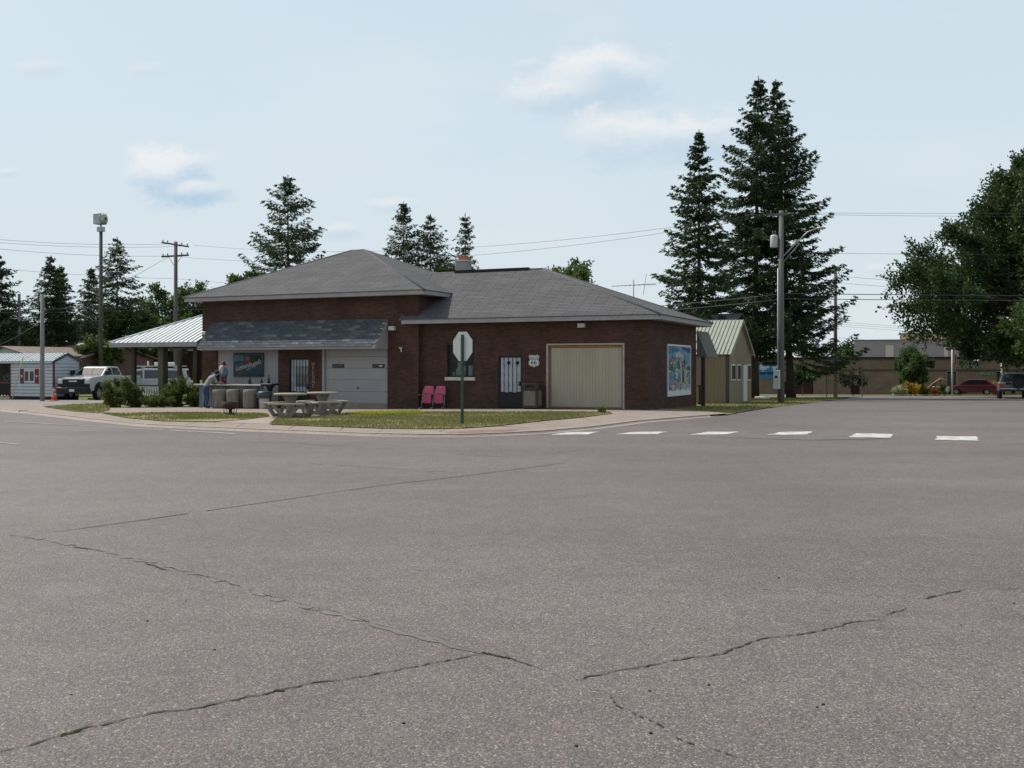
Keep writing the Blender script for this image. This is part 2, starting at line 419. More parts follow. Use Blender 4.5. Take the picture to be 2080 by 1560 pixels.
KERB = 0.06
EDGE_PX = [(-70, 825), (0, 833), (40, 838), (100, 844), (200, 856), (300, 866), (420, 872), (600, 879), (750, 885), (850, 887), (930, 887), (1010, 884.5),
           (1100, 880), (1200, 871), (1300, 858), (1440, 846), (1482, 841)]
EDGE = gpoly(EDGE_PX)
d0 = Vector((-0.85, 0.53, 0))
left_far = EDGE[0] + d0 * 70
def street_left(yl): # left edge of the side street in plan
    p = EDGE[-1]; return p + Vector((0.4067, 0.9135, 0)) * yl
SL = street_left(49 - ((EDGE[-1] - Vector((5, 37, 0))).dot(Vector((.4067, .9135, 0)))))
xL = (SL - Vector((5, 37, 0))).dot(Vector((.9135, -.4067, 0)))
road = [(-90, -20), (90, -20), (90, 32)]
xR = xL + 11.5
road += [tuple(bw(xR, 6))[:2], tuple(bw(xR, 49))[:2], tuple(bw(110, 49))[:2], tuple(bw(110, 61))[:2], tuple(bw(-30, 61))[:2], tuple(bw(-30, 49))[:2], (SL.x, SL.y)]
road += [(p.x, p.y) for p in reversed(EDGE)] + [(left_far.x, left_far.y), (-90, left_far.y - 8)]
ROAD = sheet('road', road, 0.0, M_asph)
# pavement at the corner: everything between the kerb line and the buildings
walk_in = gpoly([(1482, 839.5), (1400, 833), (1330, 829), (1260, 826)], KERB)
inner = [Vector((*BF.w(0.3, 0.3), 0)), Vector((*BF.w(-19.5, 0.4), 0)), ground(330, 826, KERB), ground(200, 828, KERB), ground(90, 822, KERB), ground(0, 817, KERB), ground(-60, 815, KERB), EDGE[0] + Vector((-6, 6.5, 0))]
WALK = sheet('pavement', [(p.x, p.y) for p in EDGE[:-1]] + [(p.x, p.y) for p in walk_in[:3]] + [(p.x, p.y) for p in inner], KERB, M_conc)
# kerb: face and rounded nose along the road edge
kb = MB()
off = []
for i, p in enumerate(EDGE[:-1]):
    a = EDGE[max(i - 1, 0)]; b = EDGE[i + 1]; t = (b - a).normalized(); nrm = Vector((-t.y, t.x, 0)); off.append(nrm)
for i in range(len(EDGE) - 2):
    rows = []
    for j in (i, i + 1):
        p, nn = EDGE[j], off[j]; base = Vector((p.x, p.y, gz(p.x, p.y)))
        low = 0.022 if EDGE_PX[j][0] > 860 and EDGE_PX[j][0] < 1110 else 0.0      # dropped at the crossing ramp
        h = KERB + .006 - low * 0
        rows.append([base - nn * .26 + Vector((0, 0, .004)), base - nn * .06 + Vector((0, 0, .008)), base + Vector((0, 0, h * .75)), base + nn * .05 + Vector((0, 0, h)), base + nn * .17 + Vector((0, 0, h + .001))])
    for k in range(4): kb.poly([rows[0][k], rows[1][k], rows[1][k + 1], rows[0][k + 1]])
o = kb.build('kerb', M_conc2, None); o['kind'] = 'structure'
dr = MB(); p = EDGE[2]; dr.box(p.x - .02, p.x + .22, p.y - .05, p.y + .15, p.z + .0, p.z + .075)
o = dr.build('drain_inlet', M_crack, o)
# driveway by the white shed, lawns
sheet('driveway', [(p.x, p.y) for p in gpoly([(-70, 811), (60, 812.5), (215, 813.5), (420, 815), (395, 820), (205, 819), (90, 826), (-70, 826)], .02)], .03, M_apron)
LAWNS = {
 'a': gpoly([(88, 825.5), (150, 821), (205, 819), (224, 822), (222, 832), (200, 838), (150, 834.5)], .085),
 'b': gpoly([(205, 838.5), (300, 838), (420, 837.5), (520, 838.5), (545, 841), (548, 845), (500, 851), (430, 856), (330, 854), (260, 848)], .085),
 'c': gpoly([(548, 861), (558, 852), (566, 846), (640, 846), (690, 841), (760, 838.5), (860, 836.5), (1000, 836), (1120, 836), (1236, 836.5), (1245, 839), (1180, 847), (1100, 854), (1010, 864), (940, 868.5), (860, 870), (780, 869), (690, 866)], .085),
}
for k, p in LAWNS.items(): sheet('lawn', [(q.x, q.y) for q in p], KERB + .02, M_grass)
lr = [ground(1330, 831, .03), ground(1420, 835.5, .03), ground(1482, 840.5, .03)]
sl2 = street_left(44)
LAWNR = [(p.x, p.y) for p in lr] + [(sl2.x, sl2.y), tuple(bw(-2, 48))[:2], tuple(bw(-12, 48))[:2], tuple(bw(-12, 8))[:2], tuple(bw(-.2, 7.2))[:2], tuple(bw(-.05, .2))[:2]]
sheet('lawn', LAWNR, .022, M_grass)
# far pavement and kerb of the cross street
sheet('pavement', [tuple(bw(-30, 61))[:2], tuple(bw(110, 61))[:2], tuple(bw(110, 62.2))[:2], tuple(bw(-30, 62.2))[:2]], .1, M_conc)
# footpath between the two lawns is the concrete itself; a paler slab marks it
sheet('path', [(p.x, p.y) for p in gpoly([(432, 858), (548, 846), (566, 846), (556, 852), (546, 861)], KERB + .005)], KERB + .005, M_conc2)
# joints of the pavement slabs
M_joint = mat('joint', (0.15, 0.125, 0.105), .95, .2, 5)
for (a, b) in [((700, 866), (688, 883)), ((780, 869), (765, 886)), ((905, 870), (893, 883)), ((1005, 865), (1040, 873)), ((1090, 856), (1130, 874)), ((1180, 848), (1225, 866)), ((1245, 841), (1300, 856)), ((600, 864), (585, 878)), ((500, 858), (480, 874)), ((400, 857), (372, 870)), ((300, 853), (262, 862)), ((1330, 835), (1385, 850)), ((845, 832), (840, 836)), ((1120, 832), (1128, 836))]:
    p, q = ground(*a, KERB + .004), ground(b[0], b[1] - 6.5, KERB + .004); t = (q - p).normalized(); nn = Vector((-t.y, t.x, 0)) * .009
    mb = MB(); mb.poly([p - nn, q - nn, q + nn, p + nn]); mb.build('joint', M_joint, WALK)
# tactile plates of the ramp: red dimpled bricks
M_tact = mat('tactile_brick', (0.36, 0.235, 0.20), .9, .2, 5, .2, fine=.2)
def tactile(quad):
    a, b, c, d = [ground(*q, KERB + .004) for q in quad]
    base = MB(); base.poly([a, b, c, d]); o = base.build('tactile_plate', M_tact, WALK)
    mb = MB()
    for i in range(34):
        for j in range(6):
            u, v = (i + .5) / 34, (j + .5) / 6
            p = (a * (1 - u) + b * u) * (1 - v) + (d * (1 - u) + c * u) * v
            mb.lathe([(.03, 0), (.024, .005), (.012, .007)], p.x, p.y, p.z, 6)
    q = mb.build('dome', M_tact, o); q['kind'] = 'stuff'
tactile([(893, 880.4), (1036, 876.2), (1058, 871.2), (948, 874)])
# crossing bars and lines
BARS = [[(1118, 883), (1195, 882), (1218, 876.5), (1150, 878)], [(1250, 882), (1335, 881.5), (1355, 876.6), (1284, 877.3)], [(1400, 883), (1480, 882), (1500, 876.6), (1437, 877)],
        [(1557, 883), (1640, 882), (1652, 876.3), (1590, 876.8)], [(1723, 887.3), (1810, 889), (1814, 881.5), (1740, 880)], [(1900, 893.5), (1987, 895), (1985, 886.5), (1904, 885.8)]]
for b in BARS:
    p = [ground(*q, .004) for q in b]; pts = []
    for i in range(4):
        a, c = p[i], p[(i + 1) % 4]
        for k in range(5):
            u = k / 5; r_ = a.lerp(c, u); pts.append((r_.x + R.uniform(-.02, .02), r_.y + R.uniform(-.05, .05)))
    sheet('crosswalk_bar', pts, .004, M_white, parent=ROAD)
def ribbon(name, px, width, material, dz=.004, jit=.0, seg=.25, parent=None, gaps=0.0, wvar=0.0, rnd=R):
    pts = [ground(*p) for p in px]; line = []
    for a, b in zip(pts[:-1], pts[1:]):
        n_ = max(1, int((b - a).length / seg)); line += [a.lerp(b, k / n_) for k in range(n_)]
    line.append(pts[-1]); mb = MB(); prev = None; drift = 0
    for i, p in enumerate(line):
        t = (line[min(i + 1, len(line) - 1)] - line[max(i - 1, 0)]).normalized(); nn = Vector((-t.y, t.x, 0))
        drift = drift * .8 + rnd.uniform(-jit, jit)
        w = width * (1 + rnd.uniform(-wvar, wvar)) * (min(1, (i + .3) / 4) if wvar else 1) * (min(1, (len(line) - i) / 4) if wvar else 1)
        c = p + nn * drift; z = gz(c.x, c.y) + dz
        L_, R_ = c + nn * w * .5, c - nn * w * .5; L_.z = R_.z = z
        if prev is not None and rnd.random() >= gaps: mb.poly([prev[1], R_, L_, prev[0]])
        prev = (L_, R_)
    return mb.build(name, material, parent or ROAD)
ribbon('lane_line', [(-40, 853), (0, 855.5), (120, 862), (330, 873)], .085, M_worn, gaps=.06)
ribbon('lane_line', [(345, 874), (420, 877.5), (492, 881.5)], .085, M_white, gaps=.02)
ribbon('lane_line', [(-30, 897), (36, 902.5)], .09, M_worn, gaps=.15)
ribbon('lane_line', [(1690, 856.5), (1790, 856.8)], .06, M_worn, gaps=.3)
ribbon('lane_line', [(1895, 855), (1945, 856)], .06, M_worn, gaps=.3)
# cracks
ck = dict(jit=.011, seg=.028, wvar=.75)
ribbon('crack', [(-30, 1533), (0, 1525), (60, 1511), (120, 1497), (185, 1479), (250, 1463), (320, 1449), (400, 1438), (470, 1423), (560, 1405), (640, 1388), (700, 1383), (770, 1370), (850, 1352), (920, 1340), (984, 1328)], .011, M_crack, **ck)
ribbon('crack', [(984, 1328), (1040, 1338), (1075, 1350), (1102, 1363)], .008, M_crack, **ck)
ribbon('crack', [(1160, 1383), (1245, 1363), (1290, 1356), (1340, 1347)], .010, M_crack, **ck)
ribbon('crack', [(1340, 1347), (1400, 1338), (1470, 1328), (1490, 1316), (1540, 1300), (1610, 1290), (1690, 1275), (1730, 1264), (1785, 1258)], .011, M_crack, **ck)
ribbon('crack', [(1795, 1252), (1818, 1244), (1845, 1235)], .010, M_crack, **ck)
ribbon('crack', [(1872, 1218), (1905, 1211), (1930, 1203), (1965, 1199)], .014, M_crack, **ck)
ribbon('crack', [(1965, 1199), (2020, 1197), (2110, 1194)], .006, M_crack, **ck)
ribbon('crack', [(1520, 1195), (1700, 1207), (1875, 1216)], .004, M_crack, gaps=.4, **ck)
ribbon('crack', [(1225, 1405), (1265, 1440), (1300, 1455), (1350, 1478), (1375, 1498), (1440, 1518), (1515, 1549)], .008, M_crack, gaps=.35, **ck)
sc = dict(jit=.012, seg=.25, wvar=.3)
ribbon('seam', [(38, 1091), (300, 1055), (560, 1018), (760, 988), (960, 965), (1080, 949), (1160, 938)], .022, M_seam, gaps=.05, **sc)
ribbon('seam', [(1160, 938), (1300, 935), (1500, 938), (1760, 942), (2080, 935)], .016, M_seam, gaps=.3, **sc)
ribbon('seam', [(430, 897), (590, 900), (780, 912), (960, 925), (1150, 935)], .022, M_seam, gaps=.25, **sc)
ribbon('seam', [(1090, 925), (1140, 919), (1190, 914)], .03, M_seam, gaps=.1, **sc)
ribbon('seam', [(560, 938), (760, 950), (950, 962)], .02, M_seam, gaps=.4, **sc)
ribbon('seam', [(1400, 850), (1480, 852), (1560, 853.5), (1640, 856)], .035, M_seam, gaps=.1, **sc)
ribbon('sand_seam', [(20, 1086), (170, 1112), (300, 1140), (420, 1172), (560, 1215), (700, 1250), (850, 1290), (984, 1328)], .06, M_sand, .003, jit=.02, seg=.1, wvar=.8, gaps=.3)
ribbon('seam', [(20, 1086), (170, 1112), (300, 1140), (420, 1172), (560, 1215), (700, 1250), (850, 1290), (984, 1328)], .006, M_seam, .0045, jit=.008, seg=.06, wvar=.8, gaps=.3)
for a, b in [((40, 1090), (62, 1092)), ((70, 1097), (82, 1098)), ((148, 1110), (185, 1116)), ((230, 1125), (246, 1127)), ((290, 1143), (345, 1160)), ((392, 1170), (415, 1174)), ((615, 1236), (660, 1242)), ((880, 1295), (912, 1302)), ((940, 1315), (955, 1318)), ((365, 1228), (378, 1218))]:
    ribbon('crack', [a, b], .017, M_crack, .005, jit=.012, seg=.04, wvar=.6)

# older darker patch by the crossing, loose stones
M_patch = mat('asphalt_patch', (0.138, 0.126, 0.124), .92, .15, 1.5, .2, detail=8, fine=.35)
pp = []
for a, b in zip([(1445, 888), (1560, 884.5), (1660, 880), (1755, 872), (1800, 866), (1812, 878), (1800, 891), (1640, 893.5)], [(1560, 884.5), (1660, 880), (1755, 872), (1800, 866), (1812, 878), (1800, 891), (1640, 893.5), (1445, 888)]):
    for k in range(6):
        u = k / 6; q = ground(a[0] + (b[0] - a[0]) * u, a[1] + (b[1] - a[1]) * u); pp.append((q.x + R.uniform(-.06, .06), q.y + R.uniform(-.08, .08)))
sheet('road_patch', pp, .002, M_patch, parent=ROAD)
M_pebble = mat('pebble', (.05, .045, .042), .9, .3, 20)
for (px, py) in [(1440, 1392), (1672, 1432), (1320, 1404), (145, 1411), (436, 1320), (880, 1082), (640, 1012), (1660, 1437), (1975, 1283), (1582, 1174), (300, 1262), (1171, 1516), (1322, 1490), (2060, 1226), (1952, 1270), (1348, 895), (385, 1040), (1015, 1385), (820, 1470)]:
    p = ground(px, py); s_ = R.uniform(.004, .008); mb = MB(); mb.lathe([(s_ * .6, -.001), (s_, s_ * .35), (s_ * .7, s_ * .9), (s_ * .1, s_ * 1.1)], p.x, p.y, p.z, 7, 1.3, .9); mb.build('pebble', M_pebble, ROAD)
# ------------------------------------------------------------------ the brick building
M_brick = brick_mat('dark_red_brick', (0.098, 0.042, 0.030), (0.050, 0.026, 0.020), (0.066, 0.050, 0.042), bw=.215, bh=.075, ms=.011, var=.22)
M_shing = brick_mat('grey_shingle', (0.128, 0.127, 0.130), (0.104, 0.103, 0.106), (0.055, 0.055, 0.057), bw=.9, bh=.135, ms=.016, rough=.95, var=.12, bump=.9)
M_fascia = mat('fascia_paint', (0.31, 0.305, 0.305), .7, .10, 2, fine=.08)
M_soff = mat('soffit_paint', (0.36, 0.35, 0.34), .8, .08, 2)
M_whitepaint = mat('white_paint', (0.62, 0.62, 0.60), .65, .06, 2, fine=.05)
M_panel = mat('painted_panel', (0.30, 0.30, 0.305), .7, .07, 1.2, .05)
M_tan = mat('tan_board', (0.36, 0.32, 0.245), .75, .08, 2, .05, stretch=(1, 1, .15), fine=.06)
M_wood = mat('raw_trim_wood', (0.30, 0.20, 0.13), .8, .2, 6, stretch=(1, 1, .2))
M_black = mat('black_iron', (0.012, 0.013, 0.014), .5, .2, 6)
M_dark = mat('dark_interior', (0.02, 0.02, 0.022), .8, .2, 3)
M_glass = glass_mat('window_glass', (0.03, 0.035, 0.04))
M_stone = mat('sill_stone', (0.50, 0.48, 0.44), .85, .1, 4, .1)
M_lampbox = mat('lamp_housing', (0.50, 0.49, 0.44), .5, .05, 5)
M_gold = mat('gilt_letter', (0.34, 0.28, 0.20), .5, .15, 8)

BLD = thing('brick_building', 'low dark red brick building with two grey hip roofs and a shingled awning', 'building', (BF.ox, BF.oy, 0), BF.a)
LY = -0.3                                   # the taller left block stands a little proud
xA, xB = BF.lx(411, LY), BF.lx(850, LY)
BACK = BF.ly(1414, 0.0); LBACK = 9.8
ZL = BF.z(598, xB, LY - .55) ; ZR = BF.z(648.5, 0, -.55)
def wall_front(mb, x0, x1, z0, z1, y, ops, reveal=.14):
    xs = sorted({x0, x1, *[q for o_ in ops for q in o_[:2]]}); zs = sorted({z0, z1, *[q for o_ in ops for q in o_[2:4]]})
    for a, b in zip(xs[:-1], xs[1:]):
        for c, d in zip(zs[:-1], zs[1:]):
            mx, mz = (a + b) / 2, (c + d) / 2
            if any(o_[0] < mx < o_[1] and o_[2] < mz < o_[3] for o_ in ops): continue
            mb.poly([(a, y, c), (b, y, c), (b, y, d), (a, y, d)])
    for (a, b, c, d) in ops:
        r = y + reveal
        mb.poly([(a, y, c), (a, y, d), (a, r, d), (a, r, c)]); mb.poly([(b, y, d), (b, y, c), (b, r, c), (b, r, d)])
        mb.poly([(a, y, d), (b, y, d), (b, r, d), (a, r, d)]); mb.poly([(b, y, c), (a, y, c), (a, r, c), (b, r, c)])
def fx(px, y=LY): return BF.lx(px, y)
def fz(py, x, y=LY): return BF.z(py, x, y)
# openings: bar infill, barred door, white garage door | window, barred door, tan garage door
LO = [(fx(440), fx(565), -.6, fz(703, fx(500))), (fx(587), fx(628), -.22, fz(727, fx(606))), (fx(656), fx(787), -.14, fz(700, fx(720)))]
RO = [(fx(908, 0), fx(963, 0), fz(766, fx(936, 0), 0), fz(700, fx(936, 0), 0)), (fx(1012, 0), fx(1060, 0), fz(829, fx(1036, 0), 0), fz(722, fx(1036, 0), 0)), (fx(1112.5, 0), fx(1266, 0), fz(829.5, fx(1190, 0), 0), fz(698.5, fx(1190, 0), 0))]
ztop_L, ztop_R = ZL + .1, ZR + .1
w = MB()
wall_front(w, xA, xB, -.8, ztop_L, LY, LO)
w.poly([(xB, LY, -.8), (xB, LBACK, -.8), (xB, LBACK, ztop_L), (xB, LY, ztop_L)])
w.poly([(xA, LBACK, -.8), (xA, LY, -.8), (xA, LY, ztop_L), (xA, LBACK, ztop_L)])
w.poly([(xB, LBACK, -.8), (xA, LBACK, -.8), (xA, LBACK, ztop_L), (xB, LBACK, ztop_L)])
w.build('wall', M_brick, BLD)
w = MB()
wall_front(w, xB, 0, -.8, ztop_R, 0, RO)
w.poly([(0, 0, -.8), (0, BACK, -.8), (0, BACK, ztop_R), (0, 0, ztop_R)])
w.poly([(0, BACK, -.8), (xB, BACK, -.8), (xB, BACK, ztop_R), (0, BACK, ztop_R)])
w.build('wall', M_brick, BLD)
def hip_roof(x0, x1, y0, y1, zb, zr, ra, rb, fh=.19, oh=.55, name='roof'):
    """eave box with fascia and soffit, slopes up to the ridge ra-rb (plan points)"""
    X0, X1, Y0, Y1 = x0 - oh, x1 + oh, y0 - oh, y1 + oh
    e_ = .035; zt = zb + fh
    rf = MB()
    c = [(X0 - e_, Y0 - e_, zt), (X1 + e_, Y0 - e_, zt), (X1 + e_, Y1 + e_, zt), (X0 - e_, Y1 + e_, zt)]
    A, B_ = (ra[0], ra[1], zr), (rb[0], rb[1], zr)
    rf.poly([c[0], c[1], B_, A]); rf.poly([c[1], c[2], B_]); rf.poly([c[2], c[3], A, B_]); rf.poly([c[3], c[0], A])
    lo = [(q[0], q[1], q[2] - .03) for q in c]
    for i in range(4): rf.poly([lo[i], lo[(i + 1) % 4], c[(i + 1) % 4], c[i]])
    rf.poly(lo[::-1])
    ro = rf.build(name, M_shing, BLD)
    for (a, b, k, d) in [(X0, X1, Y0, 0), (X0, X1, Y1, 0), (Y0 + .025, Y1 - .025, X0, 1), (Y0 + .025, Y1 - .025, X1, 1)]:
        m_ = MB(); s_ = .025 if k in (X0, Y0) else -.025; lo_, hi_ = min(k, k + s_), max(k, k + s_)
        if d == 0: m_.box(a, b, lo_, hi_, zb, zt - .032)
        else: m_.box(lo_, hi_, a, b, zb, zt - .032)
        m_.build('fascia', M_fascia, ro)
    m_ = MB(); m_.box(X0 + .03, X1 - .03, Y0 + .03, Y1 - .03, zb + .02, zb + .04); m_.build('soffit', M_soff, ro)
    # cap shingles on the hips
    M_cap = mat('hip_cap', (0.105, 0.104, 0.106), .95, .2, 4, fine=.2)
    for (p, q) in [(c[0], A), (c[1], B_), (c[2], B_), (c[3], A), (A, B_)]:
        if (Vector(p) - Vector(q)).length < .3: continue
        m_ = MB(); m_.tube([Vector(p) + Vector((0, 0, -.035)), Vector(q) + Vector((0, 0, -.035))], .065, 6); m_.build('hip_cap', M_cap, ro)
    return ro
cxm = (xA + xB) / 2; ym = (LY + LBACK) / 2
apx = BF.lx(727, ym); zap = BF.z(508, apx, ym)
R1 = hip_roof(xA, xB, LY, LBACK, ZL, zap, (apx - .35, ym), (apx + .35, ym))
rx = BF.lx(1103, BACK / 2); zri = BF.z(545.5, rx, BACK / 2)
R2 = hip_roof(xB - .1, 0, 0, BACK, ZR, zri, (xB - 1.5, BACK / 2), (rx, BACK / 2))
m_ = MB(); m_.box(BF.lx(925, BACK / 2), BF.lx(1075, BACK / 2), BACK / 2 - .12, BACK / 2 + .12, zri - .03, zri + .07); m_.build('ridge_vent', M_black, R2)
ch = MB(); cx0 = BF.lx(941, BACK / 2 + .5); ch.bbox(cx0 - .27, cx0 + .27, BACK / 2 + .25, BACK / 2 + .8, zri - .5, BF.z(532, cx0, BACK / 2 + .5), .02)
CH = ch.build('chimney', mat('chimney_block', (0.30, 0.30, 0.29), .9, .15, 4, fine=.15), R2)
zc = BF.z(532, cx0, BACK / 2 + .5)
m_ = MB(); m_.box(cx0 - .31, cx0 + .31, BACK / 2 + .21, BACK / 2 + .84, zc - .002, zc + .07); m_.build('chimney_cap', M_stone, CH)
m_ = MB(); m_.bbox(cx0 - .17, cx0 + .17, BACK / 2 + .36, BACK / 2 + .69, zc + .065, zc + .27, .02); m_.build('flue', mat('clay_flue', (0.36, 0.12, 0.07), .8, .15, 6), CH)
vx = BF.lx(770, ym + .9); vz = BF.z(521, vx, ym + .9)
m_ = MB(); m_.box(vx - .3, vx + .35, ym + .6, ym + 1.2, vz - .35, vz + .05); m_.build('roof_vent', M_dark, R1)
ant = MB(); ax_ = BF.lx(1287, BACK - .3); az = BF.z(580, ax_, BACK - .3)
ant.tube([(ax_, BACK - .3, ZR), (ax_, BACK - .3, az + .25)], .02); ant.tube([(ax_ - 1.0, BACK - .3, az), (ax_ + 1.0, BACK - .2, az + .05)], .013, 5)
for k in range(9):
    q = ax_ - .9 + k * .22; l_ = .18 + .05 * k; ant.tube([(q, BACK - .3 - l_, az), (q, BACK - .3 + l_, az + .02)], .008, 4)
ant.tube([(ax_ + .45, BACK - .35, az - .45), (ax_ + .6, BACK - .35, az + .5)], .01, 4)
ant.build('tv_antenna', mat('aluminium', (0.12, 0.12, 0.125), .6, .1, 4), R2)
# wall lamps and bracket
for (px, py, yy, h, wd) in [(799, 667, LY, .17, .26), (1183, 661, 0, .17, .28), (419, 677, LY, .14, .2)]:
    x = fx(px, yy); z = fz(py, x, yy); m_ = MB(); m_.bbox(x - wd / 2, x + wd / 2, yy - .2, yy + .01, z - h / 2, z + h / 2, .02)
    o = m_.build('wall_lamp', M_lampbox, BLD); m_ = MB(); m_.box(x - wd / 2 + .02, x + wd / 2 - .02, yy - .17, yy - .03, z - h / 2 - .012, z - h / 2 - .002); m_.build('lens', M_glass, o)
x = fx(815); z = fz(710, x); m_ = MB(); m_.box(x - .01, x + .03, LY - .03, LY, z - .1, z + .1); m_.slab([(x, LY - .03, z + .08), (x, LY - .22, z + .1), (x, LY - .22, z + .07), (x, LY - .03, z - .02)], (.02, 0, 0)); m_.build('wall_bracket', M_whitepaint, BLD)
# bar infill and white garage door in the left block
a, b, c, d = LO[0]; m_ = MB(); m_.box(a, b, LY + .08, LY + .13, c, d); m_.build('painted_infill', M_panel, BLD)
a, b, c, d = LO[2]
gd = MB(); gd.box(a, b, LY + .12, LY + .14, c, d); GD = gd.build('garage_door', M_panel, BLD)
n_ = 5; zz = BF.z(819, (a + b) / 2, LY)
for k in range(n_):
    z0, z1 = zz + (d - zz) * k / n_, zz + (d - zz) * (k + 1) / n_
    m_ = MB(); m_.bbox(a + .03, b - .03, LY + .085, LY + .121, z0 + .006, z1 - .006, .008); m_.build('panel', M_panel, GD)
m_ = MB(); m_.box(a + .03, b - .03, LY + .09, LY + .121, c, zz + .002); m_.build('threshold', M_conc, GD)
for px0, px1 in ((673, 697), (754, 779)):
    x0, x1 = fx(px0), fx(px1); m_ = MB(); m_.box(x0, x1, LY + .07, LY + .1, fz(747, x0), fz(739.5, x0)); o = m_.build('door_window', M_dark, GD)
    m_ = MB(); m_.box(x0 + .02, x1 - .02, LY + .062, LY + .068, fz(746.3, x0), fz(740.2, x0)); m_.build('pane', M_glass, o)
x1 = fx(769); m_ = MB(); m_.box(x1, x1 + .14, LY + .052, LY + .06, fz(744.5, x1), fz(742, x1)); m_.build('sticker', M_whitepaint, GD)
x1 = fx(725); z1 = fz(788, x1); m_ = MB(); m_.cyl((x1, LY + .085, z1), (x1, LY + .04, z1), .035, n=8); m_.build('door_handle', M_black, GD)
m_ = MB(); x1 = fx(656.5); m_.box(x1 - .04, x1 + .06, LY - .02, LY + .06, c, d); m_.build('door_jamb', M_panel, GD)
def barred_door(a, b, c, d, y, bottom, boards, holes, nbars):
    """white door behind a black iron gate, solid lower panel"""
    m_ = MB(); m_.box(a + .03, b - .03, y + .09, y + .13, c, d - .03); o = m_.build('door', M_dark, BLD)
    f = MB(); f.box(a, a + .05, y + .01, y + .06, c, d); f.box(b - .05, b, y + .01, y + .06, c, d); f.box(a + .05, b - .05, y + .01, y + .06, d - .06, d); f.box(a + .05, b - .05, y + .012, y + .058, bottom - .05, bottom)
    f.build('gate_frame', M_black, o)
    f = MB(); f.box(a + .05, b - .05, y + .02, y + .05, c + .02, bottom - .051); f.build('kick_panel', M_black, o)
    wd = (b - a - .16) / boards
    for k in range(boards):
        q = MB(); x0 = a + .08 + k * wd; q.bbox(x0 + .0015, x0 + wd - .0015, y + .07, y + .089, bottom + (.0 if k % 2 else .02), d - .08, .003); q.build('white_board', mat('door_white', (0.40, 0.43, 0.47), .6, .08, 3, fine=.05), o)
    for (u, v) in holes:
        q = MB(); x0 = a + (b - a) * u; z0 = c + (d - c) * v; q.box(x0 - .07, x0 + .07, y + .06, y + .069, z0 - .06, z0 + .06); q.build('door_light', M_dark, o)
    for k in range(nbars):
        x0 = a + .05 + (b - a - .1) * (k + 1) / (nbars + 1); q = MB(); q.tube([(x0, y + .035, bottom), (x0, y + .035, d - .06)], .011, 6)
        for j in range(3):
            zc_ = bottom + (d - bottom) * (.25 + .25 * j); q.tube([(x0 + .05 * math.sin(t_ * 1.0) * (1 - t_ / 7), y + .035, zc_ - .1 + t_ * .03) for t_ in range(7)], .006, 4)
        q.build('bar', M_black, o)
    q = MB(); q.cyl((b - .09, y + .03, c + .95), (b - .09, y - .03, c + .95), .03, n=8); q.box(b - .13, b - .05, y + .0, y + .012, c + .86, c + 1.04); q.build('handle', M_black, o)
    return o
a, b, c, d = RO[1]; barred_door(a, b, c, d, 0, fz(797, (a + b) / 2, 0), 5, [(.42, .86), (.79, .86)], 4)
a, b, c, d = LO[1]; DL = barred_door(a, b, c, d, LY, fz(796, (a + b) / 2), 4, [(.75, .76)], 5)
m_ = MB(); m_.box(a + .3, b - .1, LY + .05, LY + .068, c + .98, d - .35); m_.build('door_pane', glass_mat('door_glass', (.16, .18, .18), .2), DL)
# tan garage door: vertical boards in a weathered timber frame
a, b, c, d = RO[2]
m_ = MB(); m_.box(a, b, .115, .14, c, d); GD2 = m_.build('garage_door', M_wood, BLD)
nb = 22
for k in range(nb):
    x0, x1 = a + .12 + (b - a - .2) * k / nb, a + .12 + (b - a - .2) * (k + 1) / nb
    m_ = MB(); m_.bbox(x0 + .0012, x1 - .0012, .075, .114, c + .05, d - .14, .0025); m_.build('board', M_tan, GD2)
m_ = MB(); m_.box(a - .05, b + .05, -.03, .05, d - .04, d + .02); m_.build('lintel_trim', M_tan, GD2)
m_ = MB(); m_.box(a + .02, b - .02, .051, .112, d - .13, d - .041); m_.build('header_board', mat('rust_board', (0.27, 0.13, 0.06), .8, .2, 5), GD2)
for x0 in (a - .05, b - .02):
    m_ = MB(); m_.box(x0, x0 + .07, -.03, .05, c, d - .041); m_.build('jamb_trim', mat('grey_trim', (.36, .33, .29), .8, .15, 4), GD2)
# window with arch of standing bricks, sill, panes and things behind the glass
a, b, c, d = RO[0]
m_ = MB(); m_.box(a - .06, b + .06, -.09, .02, c - .13, c); SILL = m_.build('window_sill', M_stone, BLD)
for k in range(15):
    u = k / 14; x0 = a - .04 + (b - a + .0) * u; z0 = d + .02 + .07 * math.sin(math.pi * u)
    m_ = MB(); m_.box(x0 + .006, x0 + .076, -.012, .01, z0, z0 + .21); m_.build('arch_brick', M_brick, BLD)
m_ = MB()
m_.box(a, a + .05, .08, .13, c, d); m_.box(b - .05, b, .08, .13, c, d); m_.box(a + .05, b - .05, .08, .13, d - .05, d); m_.box(a + .05, b - .05, .08, .13, c, c + .05); m_.box((a + b) / 2 - .02, (a + b) / 2 + .02, .085, .125, c + .05, d - .05); m_.box(a + .05, b - .05, .086, .124, (c + d) / 2 - .02, (c + d) / 2 + .02)
WF = m_.build('window_frame', M_black, BLD)
for i in (0, 1):
    for j in (0, 1):
        x0 = a + .05 if i == 0 else (a + b) / 2 + .02; x1 = (a + b) / 2 - .02 if i == 0 else b - .05
        z0 = c + .05 if j == 0 else (c + d) / 2 + .02; z1 = (c + d) / 2 - .02 if j == 0 else d - .05
        m_ = MB(); m_.box(x0, x1, .1, .106, z0, z1); m_.build('pane', glass_mat('clear_glass', (0.03, 0.035, 0.04), .82), WF)
m_ = MB(); m_.box(a - .3, b + .3, 1.0, 1.05, c - .6, d + .4); m_.build('dark_backing', mat('room_dark', (.035, .038, .045), .9, .4, 3), WF)  # added dark sheet standing in for the unlit room behind the panes
